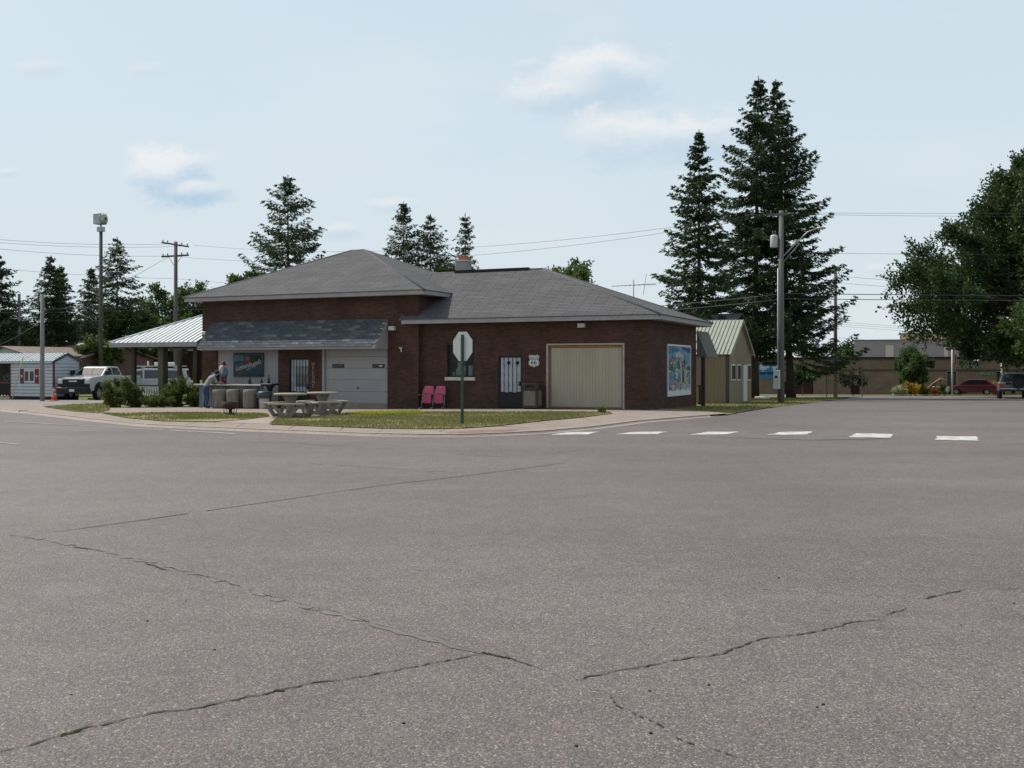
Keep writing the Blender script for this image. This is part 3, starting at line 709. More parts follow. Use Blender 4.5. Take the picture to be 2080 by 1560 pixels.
for (u, wd, h) in [(.14, .1, .16), (.28, .12, .3), (.40, .26, .62), (.52, .12, .4), (.78, .2, .42)]:
    x0 = a + (b - a) * u; m_ = MB(); m_.bbox(x0 - wd / 2, x0 + wd / 2, .2, .38, c + .05, c + .05 + h, .03); m_.build('shelf_item', mat('shelf_white', (.78, .78, .70), .7, .15, 6), WF)
# shingled awning over the left front
PJ = .92
axl, axr = fx(432), fx(787)
zt = BF.z(651, (axl + axr) / 2, LY); zb0 = BF.z(702, fx(590, LY - PJ), LY - PJ); zb1 = BF.z(709.5, fx(590, LY - PJ), LY - PJ)
aw = MB(); aw.slab([(axl, LY, zt - .03), (axl, LY - PJ, zb0 - .03), (axl, LY - PJ, zb1), (axl, LY, zb1)], (axr - axl, 0, 0)); AW = aw.build('awning', M_soff, BLD)
m_ = MB(); m_.box(axl - .03, axr + .01, LY - PJ - .03, LY - PJ, zb1, zb0 - .02); m_.build('awning_fascia', M_fascia, AW)
m_ = MB(); m_.slab([(axr, LY, zt - .06), (axr, LY - PJ, zb0 - .06), (axr, LY - PJ, zb1), (axr, LY, zb1)], (.025, 0, 0)); m_.build('awning_cheek', M_fascia, AW)
AWM = [mat('awning_shingle_%d' % k, c_, .95, .25, 9, fine=.3) for k, c_ in enumerate([(.075, .088, .098), (.060, .072, .085), (.10, .115, .12), (.135, .15, .15)])]
sl = Vector((0, -PJ - .04, zb0 - zt - .02)); SLL = sl.length; sdir = sl.normalized(); rows = 10; tabs = 24
sn = Vector((0, -sdir.z, sdir.y)); sn = sn if sn.z > 0 else -sn
proto = {}
tw = (axr - axl + .04) / tabs; ex = SLL / rows
for mi in range(4):
    m_ = MB(); t0 = Vector((0, 0, 0)); cs = [(0.004, 0), (tw - .004, 0), (tw - .004, ex + .05), (0.004, ex + .05)]
    pts = [Vector((u, 0, 0)) + sdir * v + sn * (.004 + .010 * v / ex) for u, v in cs]
    m_.slab(pts, sn * .012); o = m_.build('shingle', AWM[mi], AW); proto[mi] = o; o.location = (axl, LY, zt - .02)
first = {0: 1, 1: 1, 2: 1, 3: 1}; rr = random.Random(5)
for r_ in range(rows):
    for k in range(tabs):
        mi = rr.choices([0, 1, 2, 3], [5, 4, 2, .8])[0]
        loc = Vector((axl - .02 + k * tw + (tw * .5 if r_ % 2 else 0), LY, zt - .02)) + sdir * (r_ * ex) + sn * rr.uniform(0, .004)
        if r_ % 2 and k == tabs - 1: loc.x = axl - .02
        if first.pop(mi, 0): proto[mi].location = loc
        else: copy_part(proto[mi], AW, loc)
# darker strip along the wall foot, right of the tan garage door
m_ = MB(); m_.box(fx(1270, 0), -.0 + .012, -.012, .0, -.3, .16); m_.build('plinth', mat('dark_plinth', (.06, .045, .04), .9, .2, 3), BLD)
# vertical gilt letters by the bar door
x0 = fx(637); VS = thing('vertical_letter_sign', 'column of tan letters on brick beside the barred bar door', 'sign', (*BF.w(x0, LY), fz(740, x0)), BF.a)
for k, chh in enumerate('WELCOME'):
    text_mesh('letter', chh, .19, M_gold, VS, (0, -.02, -.0 - k * .152), (math.radians(90), 0, 0), .012)
# route shield
x0 = fx(1085, 0); z0 = fz(732.5, x0, 0)
SH = thing('route_shield_sign', 'white route 66 shield sign on brick wall beside the barred door', 'sign', (*BF.w(x0, 0), z0), BF.a)
def shield(k):
    h = [(0, .205), (.05, .185), (.10, .20), (.15, .205), (.165, .17), (.195, .175), (.20, .12), (.165, .06), (.175, 0), (.205, -.06), (.20, -.13), (.15, -.19), (.08, -.195), (0, -.235)]
    pts = h + [(-x, z) for x, z in reversed(h[1:-1])]
    return [(x * k, 0, z * k) for x, z in pts]
m_ = MB(); m_.slab([(p[0], -.03, p[2]) for p in shield(1.08)][::-1], (0, .028, 0)); m_.build('plate', M_whitepaint, SH)
m_ = MB(); s1, s2 = shield(1.0), shield(.94)
for i in range(len(s1)):
    j = (i + 1) % len(s1); m_.poly([(s1[i][0], -.034, s1[i][2]), (s2[i][0], -.034, s2[i][2]), (s2[j][0], -.034, s2[j][2]), (s1[j][0], -.034, s1[j][2])])
m_.build('border', M_black, SH)
m_ = MB(); m_.box(-.16, .16, -.035, -.031, .035, .05); m_.build('divider', M_black, SH)
text_mesh('lettering', 'ROUTE', .105, M_black, SH, (0, -.035, .10), (math.radians(90), 0, 0), .002)
text_mesh('lettering', '66', .25, M_black, SH, (0, -.035, -.075), (math.radians(90), 0, 0), .003)
# mural on the side wall
y0, y1 = BF.ly(1354, 0), BF.ly(1401, 0); zt_, zb_ = BF.z(698.5, 0, y0), BF.z(806, 0, y0)
MU = thing('wall_mural', 'tall painted mural of a village under blue sky on brick side wall', 'mural', (*BF.w(.0, (y0 + y1) / 2), zb_), BF.a)
wy, hz_ = (y1 - y0) / 2, zt_ - zb_
m_ = MB(); m_.box(.005, .04, -wy, wy, 0, hz_); m_.build('panel', mat('mural_ground', (.35, .48, .56), .8, .3, 2.5, fine=.2), MU)
m_ = MB(); e_ = .07
m_.box(.041, .055, -wy, wy, 0, .2); m_.box(.041, .055, -wy, wy, hz_ - e_, hz_); m_.box(.041, .055, -wy, -wy + e_, .2, hz_ - e_); m_.box(.041, .055, wy - e_, wy, .2, hz_ - e_); m_.build('border', M_whitepaint, MU)
pal = dict(b1=(.10, .26, .46), b2=(.25, .45, .62), b3=(.05, .12, .36), wh=(.62, .64, .62), tan=(.50, .42, .33), rd=(.38, .14, .12), gr=(.10, .20, .14), tl=(.14, .38, .42), dk=(.06, .07, .08), gy=(.34, .36, .40), sd=(.58, .56, .48), pk=(.48, .33, .33))
MP = {k: mat('mural_' + k, tuple(q * .62 for q in v), .8, .35, 6, fine=.3) for k, v in pal.items()}
patches = [('b2', [(.0, .62), (1, .62), (1, 1), (0, 1)]), ('b1', [(0, .8), (.25, .86), (.5, .9), (.3, 1), (0, 1)]), ('b3', [(.62, .93), (1, .86), (1, .97), (.6, .99)]), ('wh', [(.3, .82), (.5, .88), (.7, .8), (.6, .73), (.35, .75)]),
 ('gr', [(.16, .72), (.19, .84), (.22, .72)]), ('tan', [(.2, .62), (.2, .76), (.42, .76), (.46, .62)]), ('sd', [(.52, .66), (.52, .78), (.6, .85), (.68, .78), (.68, .66)]), ('dk', [(.57, .71), (.57, .75), (.61, .75), (.61, .71)]), ('gr', [(.7, .58), (.73, .82), (.78, .58)]), ('b2', [(.8, .55), (.8, .8), (.95, .75), (.95, .55)]),
 ('rd', [(.02, .64), (.06, .72), (.16, .72), (.16, .62)]), ('gr', [(.0, .48), (.05, .64), (.3, .6), (.5, .66), (.55, .5), (.3, .4)]), ('tl', [(.22, .5), (.25, .6), (.45, .58), (.42, .42), (.3, .42)]), ('wh', [(.3, .44), (.34, .52), (.44, .5), (.42, .42)]), ('sd', [(.56, .06), (.56, .56), (.66, .6), (.9, .52), (.9, .06)]), ('rd', [(.58, .52), (.6, .6), (.74, .6), (.8, .5), (.68, .48)]),
 ('dk', [(.62, .18), (.62, .45), (.7, .45), (.7, .18)]), ('tl', [(.9, .14), (.9, .46), (1, .46), (1, .14)]), ('gy', [(0, .12), (0, .4), (.14, .44), (.3, .36), (.3, .14)]), ('b2', [(.06, .2), (.08, .36), (.2, .36), (.2, .18)]), ('pk', [(.3, .05), (.3, .24), (.36, .3), (.46, .2), (.46, .05)]), ('rd', [(.03, .03), (.06, .17), (.14, .1), (.16, .02)]), ('tl', [(.42, .2), (.45, .4), (.54, .4), (.54, .2)]), ('sd', [(.15, .0), (.2, .12), (.3, .1), (.3, 0)]), ('gy', [(.5, .02), (.5, .16), (.56, .16), (.56, .02)]), ('wh', [(.55, .16), (.52, .56), (.57, .56), (.6, .16)]), ('gr', [(.8, .46), (.84, .56), (1, .56), (1, .46)])]
rr = random.Random(21)
for k in range(70):
    u, v = rr.uniform(.03, .93), rr.uniform(.02, .72); s_ = rr.uniform(.02, .06); h_ = s_ * rr.uniform(.6, 2.2)
    patches.append((rr.choice(['sd', 'gy', 'tl', 'gr', 'dk', 'b2', 'rd', 'wh', 'tan', 'gr', 'gy']), [(u, v), (min(u + s_ * 1.3, 1), v + h_ * .1), (min(u + s_, 1), v + h_ * .7), (u + s_ * .1, v + h_ * .6)]))
for i, (k, pl) in enumerate(patches):
    X_ = .0415 + i * .0003; m_ = MB(); m_.poly([(X_, -wy + e_ + u * (2 * wy - 2 * e_), .2 + v * (hz_ - .2 - e_)) for u, v in pl][::-1]); m_.build('painted_shape', MP[k], MU)
# ------------------------------------------------------------------ things in front of the brick building
def bth(name, label, cat, x, y, dz=KERB, group=None, rot=0.0):
    X, Y = BF.w(x, y); return thing(name, label, cat, (X, Y, gz(X, Y) + dz), BF.a + rot, group)
M_greyplank = mat('weathered_plank', (0.17, 0.19, 0.20), .85, .3, 5, .1, stretch=(1, 1, .15), fine=.2)
M_greyplank2 = mat('weathered_plank_blue', (0.13, 0.165, 0.19), .85, .3, 5, .1, stretch=(1, 1, .15), fine=.2)
M_log = mat('log_wood', (0.12, 0.10, 0.08), .85, .3, 7, .2, stretch=(1, 1, .12), c2=(.22, .195, .16), fine=.2)
M_top = mat('counter_top', (0.36, 0.35, 0.33), .6, .12, 4)
# bar counter
by = -1.55; X0, X1 = BF.lx(400, by), BF.lx(536, by); gb = BF.g((X0 + X1) / 2, by) + KERB
BAR = bth('bar_counter', 'outdoor bar counter of weathered grey planks under the awning', 'counter', (X0 + X1) / 2, by)
hw_ = (X1 - X0) / 2; hb = 1.02
nbp = 20
for k in range(nbp):
    x0 = -hw_ + .12 + (2 * hw_ - .2) * k / nbp; wd = (2 * hw_ - .2) / nbp
    m_ = MB(); m_.bbox(x0 + .004, x0 + wd - .004, -.01 + R.uniform(0, .006), .025, .02, hb - .06, .004); m_.build('plank', [M_greyplank, M_greyplank2][R.random() < .45], BAR)
m_ = MB(); m_.bbox(-hw_, hw_, -.22, .34, hb - .06, hb, .012); m_.build('counter_top', M_top, BAR)
for x0 in (-hw_ + .12, 0, hw_ - .2):
    m_ = MB(); m_.box(x0, x0 + .09, .026, .11, 0, hb - .061); m_.build('post', M_greyplank, BAR)
# dark side table at the end of the counter
xt = BF.lx(547, by); TB = bth('side_table', 'small dark pedestal table at the end of the bar counter', 'table', xt, by + .05)
m_ = MB(); m_.bbox(-.3, .26, -.25, .3, hb - .05, hb + .02, .012); m_.build('table_top', M_black, TB)
m_ = MB(); m_.lathe([(.05, .03), (.045, .6), (.12, .85), (.22, hb - .052)], 0, 0, 0, 10); m_.build('pedestal', M_black, TB)
m_ = MB(); m_.lathe([(.22, 0), (.2, .025), (.06, .04)], 0, 0, 0, 12); m_.build('foot', M_black, TB)
# taps / bottles
M_bottle = mat('dark_bottle', (0.02, 0.025, 0.02), .25, .1, 5, spec=.5)
for (px, h, lab, nm) in [(507, .30, 'dark squat bottle on the bar counter, leftmost of the row', 'bottle'), (531, .26, 'small dark bottle at the right end of the bar counter', 'bottle'), (546, .36, 'tall dark bottle standing on the small side table', 'bottle')]:
    x0 = BF.lx(px, by + .05); X, Y = BF.w(x0, by + .05); zb2 = gz(X, Y) + KERB + (hb + .02 if px == 546 else hb)
    t_ = thing(nm, lab, 'bottle', (X, Y, zb2), BF.a, 'bottles along the bar')
    r0 = .055 if px != 507 else .075
    m_ = MB(); m_.lathe([(r0, 0), (r0, h * .55), (r0 * .9, h * .62), (r0 * .4, h * .74), (r0 * .36, h * .96)], 0, 0, 0, 12); m_.build('bottle_body', M_bottle, t_)
    m_ = MB(); m_.lathe([(r0 * .42, h * .961), (r0 * .42, h)], 0, 0, 0, 10); m_.build('cap', M_black, t_)
# log stools
for (px, wpx, lab) in [(446, 27, 'leftmost log stool at the bar, beside the leaning person'), (473, 24, 'middle log stool at the bar, pale and smooth'), (508, 26, 'rightmost log stool at the bar, split and streaked')]:
    x0 = BF.lx(px, by - .45); s_ = bth('log_stool', lab, 'stool', x0, by - .45, group='log stools along the bar')
    r0 = wpx / 2 / 46; hh = .78
    prof = [(r0 * (1.0 + .02 * math.sin(3 * q)), q * hh / 6) for q in range(7)]
    m_ = MB(); m_.lathe(prof, 0, 0, 0, 18, 1, .95); m_.build('log', M_log, s_)
    m_ = MB(); m_.lathe([(r0 * .99, hh), (r0 * .95, hh + .012), (0.01, hh + .014)], 0, 0, 0, 18, 1, .95); m_.build('seat', mat('log_end', (.34, .29, .22), .8, .2, 9, fine=.2), s_)
# bin with dark dome lid
x0 = BF.lx(537, by - .55); TC = bth('litter_bin', 'white litter bin with a wide dark lid beside the bar', 'bin', x0, by - .55)
m_ = MB(); m_.lathe([(.20, 0), (.215, .45), (.22, .5)], 0, 0, 0, 20); m_.build('bin_body', mat('bin_white', (.42, .41, .39), .6, .1, 4), TC)
m_ = MB(); m_.lathe([(.27, .44), (.30, .46), (.30, .66), (.24, .72), (.10, .745)], 0, 0, 0, 20); m_.build('lid', mat('bin_lid', (.035, .055, .06), .45, .1, 4), TC)
# carved gnome on a keg stand, standing on the bar top
M_keg = mat('keg_wood', (0.05, 0.028, 0.02), .7, .3, 6, stretch=(1, 1, .3))
x0 = BF.lx(452, by + .18); X, Y = BF.w(x0, by + .18)
GN = thing('gnome_statue', 'painted garden gnome statue in red cap standing on the bar', 'statue', (X, Y, gz(X, Y) + KERB + hb), BF.a)
m_ = MB(); m_.bbox(-.28, .30, -.12, .14, 0, .03, .01); m_.build('base', M_keg, GN)
for sx in (-.01, .13):
    m_ = MB(); m_.tube([(sx + .02, -.02, .03), (sx + .02, -.02, .1), (sx, 0, .2), (sx, 0, .34)], [.065, .06, .07, .085], 10); m_.build('leg', mat('gnome_trousers', (.16, .035, .035), .6, .2, 6), GN)
    m_ = MB(); m_.tube([(sx + .01, .03, .06), (sx + .05, -.06, .055), (sx + .09, -.14, .05)], [.055, .06, .035], 8); m_.build('boot', M_keg, GN)
m_ = MB(); m_.lathe([(.12, .30), (.185, .38), (.20, .5), (.17, .62), (.10, .69)], .06, 0, 0, 14, 1, .8); m_.build('coat', mat('gnome_coat', (.08, .17, .27), .6, .15, 5), GN)
m_ = MB(); m_.tube([(.20, -.03, .60), (.27, -.08, .50), (.21, -.16, .40)], [.06, .055, .045], 8); m_.build('arm', MATS['gnome_coat'], GN)
m_ = MB(); m_.tube([(-.08, -.03, .60), (-.18, -.08, .54), (-.24, -.13, .56)], [.06, .05, .04], 8); m_.build('arm', MATS['gnome_coat'], GN)
M_skin = mat('painted_skin', (.55, .36, .28), .6, .08, 5); M_beard = mat('beard_white', (.42, .42, .41), .8, .1, 9)
m_ = MB(); m_.lathe([(.05, .66), (.105, .71), (.11, .78), (.08, .84)], .04, -.01, 0, 12); m_.build('head', M_skin, GN)
m_ = MB(); m_.lathe([(.02, .67), (.024, .70), (.01, .73)], .03, -.125, .03, 8); m_.build('nose', M_skin, GN)
m_ = MB(); m_.tube([(.06, -.08, .78), (.06, -.13, .70), (.06, -.15, .58), (.05, -.14, .46), (.04, -.13, .38)], [.07, .10, .095, .06, .015], 10); m_.build('beard', M_beard, GN)
m_ = MB(); m_.lathe([(.125, .80), (.12, .84), (.09, .92), (.07, .95), (.035, .98), (.005, .99)], .04, .0, 0, 12); m_.build('cap', mat('gnome_red', (.17, .02, .022), .6, .1, 5), GN)
# keg beside it
x0 = BF.lx(437, by + .18); X, Y = BF.w(x0, by + .18)
KG = thing('wooden_keg', 'dark wooden keg on the bar left of the gnome', 'keg', (X, Y, gz(X, Y) + KERB + hb), BF.a)
m_ = MB(); m_.lathe([(.15, 0), (.185, .14), (.195, .25), (.185, .36), (.15, .5)], 0, 0, 0, 18); m_.build('staves', M_keg, KG)
for zz_ in (.06, .17, .33, .43):
    m_ = MB(); m_.lathe([(.178 + .02 * (1 - abs(zz_ - .25) * 4), zz_), (.178 + .02 * (1 - abs(zz_ - .25) * 4), zz_ + .03)], 0, 0, 0, 18); m_.build('hoop', M_black, KG)
# beer sign on the infill wall
x0, x1 = fx(473), fx(534.5); z1, z0 = fz(717, fx(505)), fz(765, fx(505))
SG = thing('beer_sign', 'blue beer sign with slanted white script on the bar wall', 'sign', (*BF.w((x0 + x1) / 2, LY + .08), (z0 + z1) / 2), BF.a)
w2, h2 = (x1 - x0) / 2, (z1 - z0) / 2
m_ = MB(); m_.bbox(-w2, w2, -.07, 0, -h2, h2, .02); m_.build('sign_board', mat('sign_navy', (.018, .04, .06), .4, .3, 4), SG)
for nm, c_, pl in [('sky_patch', (.10, .22, .32), [(-1, .32), (-.28, .30), (-.35, .9), (-.95, .9)]), ('shore_patch', (.012, .02, .025), [(-1, .22), (-.2, .22), (-.2, .32), (-1, .32)]), ('water_patch', (.03, .10, .14), [(-.95, -.5), (.85, -.85), (.85, -.05), (.2, .1), (-.95, .2)]),
                   ('forest_patch', (.012, .014, .012), [(.2, .12), (.88, .1), (.88, .9), (.15, .9)]), ('red_patch', (.20, .02, .035), [(-.3, .02), (.25, .1), (.22, .38), (-.05, .5), (-.28, .35)]), ('figure_patch', (.24, .17, .06), [(-.2, .38), (.05, .36), (.12, .6), (0, .82), (-.18, .74)]), ('rock_patch', (.10, .09, .07), [(-.9, -.78), (-.1, -.8), (0, -.55), (-.7, -.45)]), ('light_patch', (.30, .36, .38), [(-.1, -.38), (.35, -.18), (.1, -.42), (-.1, -.47)])]:
    m_ = MB(); k = len(SG.children) * .0008; m_.poly([(u * w2 * .95, -.071 - k, v * h2 * .93) for u, v in pl]); m_.build(nm, mat('beer_' + nm, tuple(q * .55 for q in c_), .4, .4, 8), SG)
text_mesh('lettering', "Leinenkugel's", .30, mat('script_white', (.42, .42, .41), .5, .05, 5), SG, (.02, -.082, -.02), (math.radians(90), math.radians(-13), 0), .003, .35, .88)

# person leaning on the bar
def skinned(name, joints, edges, radii, mats, classify, parent, sub=2):
    me = bpy.data.meshes.new(name); names = list(joints); ix = {k: i for i, k in enumerate(names)}
    me.from_pydata([joints[k] for k in names], [(ix[a], ix[b]) for a, b in edges], [])
    o = bpy.data.objects.new(name, me); COL.objects.link(o)
    md = o.modifiers.new('skin', 'SKIN'); md.use_smooth_shade = True
    for i, k in enumerate(names):
        r = radii[k]; me.skin_vertices[0].data[i].radius = r if isinstance(r, tuple) else (r, r)
    me.skin_vertices[0].data[ix['pelvis']].use_root = True
    s2_ = o.modifiers.new('sub', 'SUBSURF'); s2_.levels = sub; s2_.render_levels = sub
    dg = bpy.context.evaluated_depsgraph_get(); nm = bpy.data.meshes.new_from_object(o.evaluated_get(dg))
    bpy.data.objects.remove(o); bpy.data.meshes.remove(me); nm.name = name
    nm.materials.clear()
    for q in mats: nm.materials.append(q)
    for p in nm.polygons: p.material_index = classify(p.center); p.use_smooth = True
    o = bpy.data.objects.new(name, nm); COL.objects.link(o); o.parent = parent; return o
px_, py_ = BF.lx(420, by - .55), by - .62
PE = bth('person', 'person in grey shirt and jeans bent forward over the bar counter', 'person', px_, py_, rot=math.radians(62))
J = dict(pelvis=(0, 0, .92), waist=(.07, 0, 1.05), chest=(.22, 0, 1.24), upper=(.30, 0, 1.33), neck=(.39, 0, 1.39), head=(.46, 0, 1.44), crown=(.54, 0, 1.52))
E = [('pelvis', 'waist'), ('waist', 'chest'), ('chest', 'upper'), ('upper', 'neck'), ('neck', 'head'), ('head', 'crown')]
RD = dict(pelvis=(.15, .13), waist=(.15, .12), chest=(.17, .13), upper=(.14, .10), neck=.055, head=(.085, .09), crown=(.075, .08))
for s_, sg in (('l', 1), ('r', -1)):
    J.update({s_ + 'sh': (.29, sg * .18, 1.31), s_ + 'el': (.40, sg * .25, 1.10), s_ + 'wr': (.60, sg * .13, 1.075), s_ + 'pa': (.67, sg * .10, 1.07),
              s_ + 'hip': (0, sg * .095, .86), s_ + 'kn': (.05, sg * .11, .47), s_ + 'an': (-.03, sg * .12, .09), s_ + 'toe': (.14, sg * .15, .035)})
    E += [('upper', s_ + 'sh'), (s_ + 'sh', s_ + 'el'), (s_ + 'el', s_ + 'wr'), (s_ + 'wr', s_ + 'pa'), ('pelvis', s_ + 'hip'), (s_ + 'hip', s_ + 'kn'), (s_ + 'kn', s_ + 'an'), (s_ + 'an', s_ + 'toe')]
    RD.update({s_ + 'sh': .07, s_ + 'el': .05, s_ + 'wr': .033, s_ + 'pa': (.04, .02), s_ + 'hip': .10, s_ + 'kn': .072, s_ + 'an': .055, s_ + 'toe': (.045, .03)})
    for k in range(5):
        a_ = (k - 2) * .016 + sg * -.0; ln = [.05, .075, .08, .075, .06][k] if k else .055
        off_ = (.03, sg * .045, 0) if k == 0 else (0, 0, 0)
        J[s_ + 'f%d' % k] = (.67 + ln * (.55 if k == 0 else 1), sg * .10 + a_ * (1 if k else 0) + off_[1] * (-1 if k == 0 else 0), 1.062)
        E.append((s_ + 'pa', s_ + 'f%d' % k)); RD[s_ + 'f%d' % k] = .009
PM = [mat('skin_tone', (.45, .28, .21), .6, .08, 5), mat('grey_shirt', (.22, .235, .24), .85, .1, 6, .1), mat('blue_jeans', (.035, .06, .12), .9, .25, 7, .1), mat('dark_shoe', (.03, .028, .026), .7, .2, 5)]
def cls(c):
    if c.z < .085: return 3
    if c.z < .95 and c.x < .25: return 2
    if c.x > .50 and c.z < 1.16: return 0
    if c.z > 1.37 and c.x > .37: return 0
    return 1
skinned('body', J, E, RD, PM, cls, PE)
m_ = MB()
m_.lathe([(.01, -.105), (.07, -.085), (.105, -.03), (.112, .03), (.09, .085), (.03, .11)], 0, 0, 0, 14, .95, .95)
HR = m_.build('hair', mat('dark_hair', (.03, .024, .02), .8, .2, 9), PE); HR.location = (.475, 0, 1.50); HR.rotation_euler = (0, math.radians(35), 0)
m_ = MB()
for sg in (-1, 1): m_.lathe([(.012, -.03), (.02, 0), (.012, .03)], 0, sg * .09, 0, 6)
EA = m_.build('ears', PM[0], PE); EA.location = (.50, 0, 1.45)

# concrete picnic tables
M_tab = mat('cast_concrete', (.20, .19, .17), .9, .16, 3, .15, fine=.18)
M_tabtop = mat('cast_concrete_top', (.30, .28, .22), .85, .14, 3, .1, fine=.15)
def picnic(px, py, lab, rot):
    p = ground(px, py, KERB + .02); t_ = thing('picnic_table', lab, 'picnic table', p, rot, 'concrete picnic tables on the lawn')
    m_ = MB(); m_.lathe([(.47, .672), (.50, .682), (.50, .718), (.485, .73), (.02, .731)], 0, 0, 0, 28); m_.build('table_top', M_tabtop, t_)
    m_ = MB(); m_.lathe([(.17, 0), (.15, .12), (.13, .38), (.17, .52), (.25, .671)], 0, 0, 0, 8); m_.build('pedestal', M_tab, t_)
    for k in range(3):
        a0 = math.radians(120 * k + 38); sp = math.radians(84); ri, ro = .60, .84
        ns = 9; lo = []
        for j in range(ns + 1):
            a_ = a0 - sp / 2 + sp * j / ns; lo.append((math.cos(a_), math.sin(a_)))
        pts = [(ro * c_, ro * s_, .395) for c_, s_ in lo] + [(ri * c_, ri * s_, .395) for c_, s_ in reversed(lo)]
        m_ = MB(); m_.slab(pts, (0, 0, .05)); m_.build('bench', M_tabtop, t_)
        for sg in (-1, 1):      # splayed legs running from under the bench ends down to the middle
            a_ = a0 + sg * sp * .40; am = a0 + sg * sp * .10
            top, foot = Vector((.72 * math.cos(a_), .72 * math.sin(a_), .394)), Vector((.56 * math.cos(am), .56 * math.sin(am), 0))
            ra = Vector((math.cos(a0), math.sin(a0), 0)) * .045; tx = Vector((-math.sin(a0), math.cos(a0), 0)) * .06
            m_ = MB(); m_.slab([foot - tx - ra, foot + tx - ra, top + tx - ra, top - tx - ra], ra * 2); m_.build('bench_leg', M_tab, t_)
        c_, s_ = math.cos(a0), math.sin(a0); tx = Vector((-s_, c_, 0)) * .05
        q = [Vector((.05 * c_, .05 * s_, .0)), Vector((.56 * c_, .56 * s_, .0)), Vector((.56 * c_, .56 * s_, .10)), Vector((.05 * c_, .05 * s_, .14))]
        m_ = MB(); m_.slab([v - tx for v in q], tx * 2); m_.build('foot_beam', M_tab, t_)
    return t_
picnic(590, 847, 'nearer concrete picnic table on the lawn before the bar', math.radians(-128))
picnic(655, 842, 'farther concrete picnic table, in front of the white garage door', math.radians(-112))
# fire bowl
p = ground(468, 842.5, KERB + .02); FB = thing('fire_bowl', 'rusty round fire bowl on curved legs in the grass', 'fire pit', p, 0)
M_rust = mat('rusty_iron', (.055, .03, .022), .85, .35, 8, .2)
m_ = MB(); m_.lathe([(.10, .18), (.2, .2), (.255, .27), (.265, .42), (.245, .42), (.235, .29), (.16, .24), (.02, .23)], 0, 0, 0, 20); m_.build('bowl', M_rust, FB)
m_ = MB(); m_.lathe([(.09, 0), (.06, .06), (.055, .19)], 0, 0, 0, 10); m_.build('pedestal', M_rust, FB)
for k in range(4):
    a_ = math.radians(45 + 90 * k); c_, s_ = math.cos(a_), math.sin(a_); m_ = MB(); m_.tube([(.22 * c_, .22 * s_, .26), (.235 * c_, .235 * s_, .15), (.19 * c_, .19 * s_, .05), (.09 * c_, .09 * s_, .01)], .013, 6); m_.build('leg', M_rust, FB)
# pair of pink stadium chairs
M_pink = mat('pink_plastic', (.46, .075, .15), .45, .06, 4); M_steel = mat('grey_steel', (.22, .22, .22), .4, .15, 5, metal=.5)
x0 = BF.lx(879, -.45); ST = bth('stadium_seats', 'pair of joined pink folding stadium seats against the brick wall', 'seats', x0, -.45)
for i, sx in enumerate((-.265, .265)):
    m_ = MB(); m_.slab([(sx - .20, .06, .50), (sx + .20, .06, .50), (sx + .225, .10, .66), (sx + .215, .16, .82), (sx + .19, .185, .90), (sx - .19, .185, .90), (sx - .215, .16, .82), (sx - .225, .10, .66)], (0, .03, .008)); m_.build('backrest', M_pink, ST, .012)
    m_ = MB(); m_.slab([(sx - .20, -.03, .62), (sx + .20, -.03, .62), (sx + .19, .0, .24), (sx + .12, .02, .205), (sx - .12, .02, .205), (sx - .19, .0, .24)], (0, .035, .004)); m_.build('folded_seat', M_pink, ST, .012)
    m_ = MB(); m_.box(sx - .12, sx + .12, -.036, -.028, .585, .607); m_.build('hand_slot', mat('deep_red', (.14, .01, .03), .6, .1, 5), ST)
    m_ = MB(); m_.lathe([(.03, 0), (.028, .006)], 0, 0, 0, 12, 1.1, .6); o = m_.build('number_badge', M_whitepaint, ST); o.location = (sx + .02, .135, .845); o.rotation_euler = (math.radians(72), 0, 0)
for sx in (-.50, 0, .50):
    m_ = MB(); m_.tube([(sx, .14, .78), (sx, .06, .5), (sx, .02, .24), (sx, -.02, .05)], .02, 6); m_.tube([(sx, -.2, .03), (sx, -.02, .05), (sx, .16, .03)], .022, 6); m_.box(sx - .03, sx + .03, -.22, .17, .54, .565); m_.build('side_frame', M_steel, ST)
    m_ = MB(); m_.lathe([(.035, 0), (.035, .012)], sx, -.2, 0, 8); m_.build('foot', M_whitepaint, ST)
m_ = MB(); m_.tube([(-.5, .05, .3), (.5, .05, .3)], .02, 6); m_.build('crossbar', M_steel, ST)
# pebbled bin with slotted hood
x0 = BF.lx(1080, -.55); TR = bth('waste_bin', 'square brown waste bin with pebbled panels by the tan garage door', 'bin', x0, -.5, rot=math.radians(6))
M_bb = mat('bin_brown', (.06, .042, .034), .7, .2, 5); M_peb = mat('pebble_panel', (.16, .145, .12), .9, .35, 30, .4, fine=.4)
m_ = MB(); m_.bbox(-.30, .30, -.30, .30, .06, .74, .03); m_.build('bin_body', M_bb, TR)
m_ = MB(); m_.bbox(-.24, .22, -.318, -.301, .14, .70, .02); m_.build('front_panel', M_peb, TR)
m_ = MB(); m_.bbox(.301, .318, -.22, .22, .14, .70, .004); m_.build('side_panel', M_peb, TR)
m_ = MB(); m_.bbox(-.31, .31, -.31, .31, .741, .98, .04); hd = m_.build('hood', M_bb, TR)
m_ = MB(); m_.box(-.18, .18, -.318, -.311, .80, .92); m_.build('slot', M_dark, hd)
m_ = MB(); m_.box(.311, .318, -.16, .16, .80, .92); m_.build('slot', M_dark, hd)
m_ = MB(); m_.box(-.24, .24, -.24, .24, 0, .061); m_.build('base', M_dark, TR)
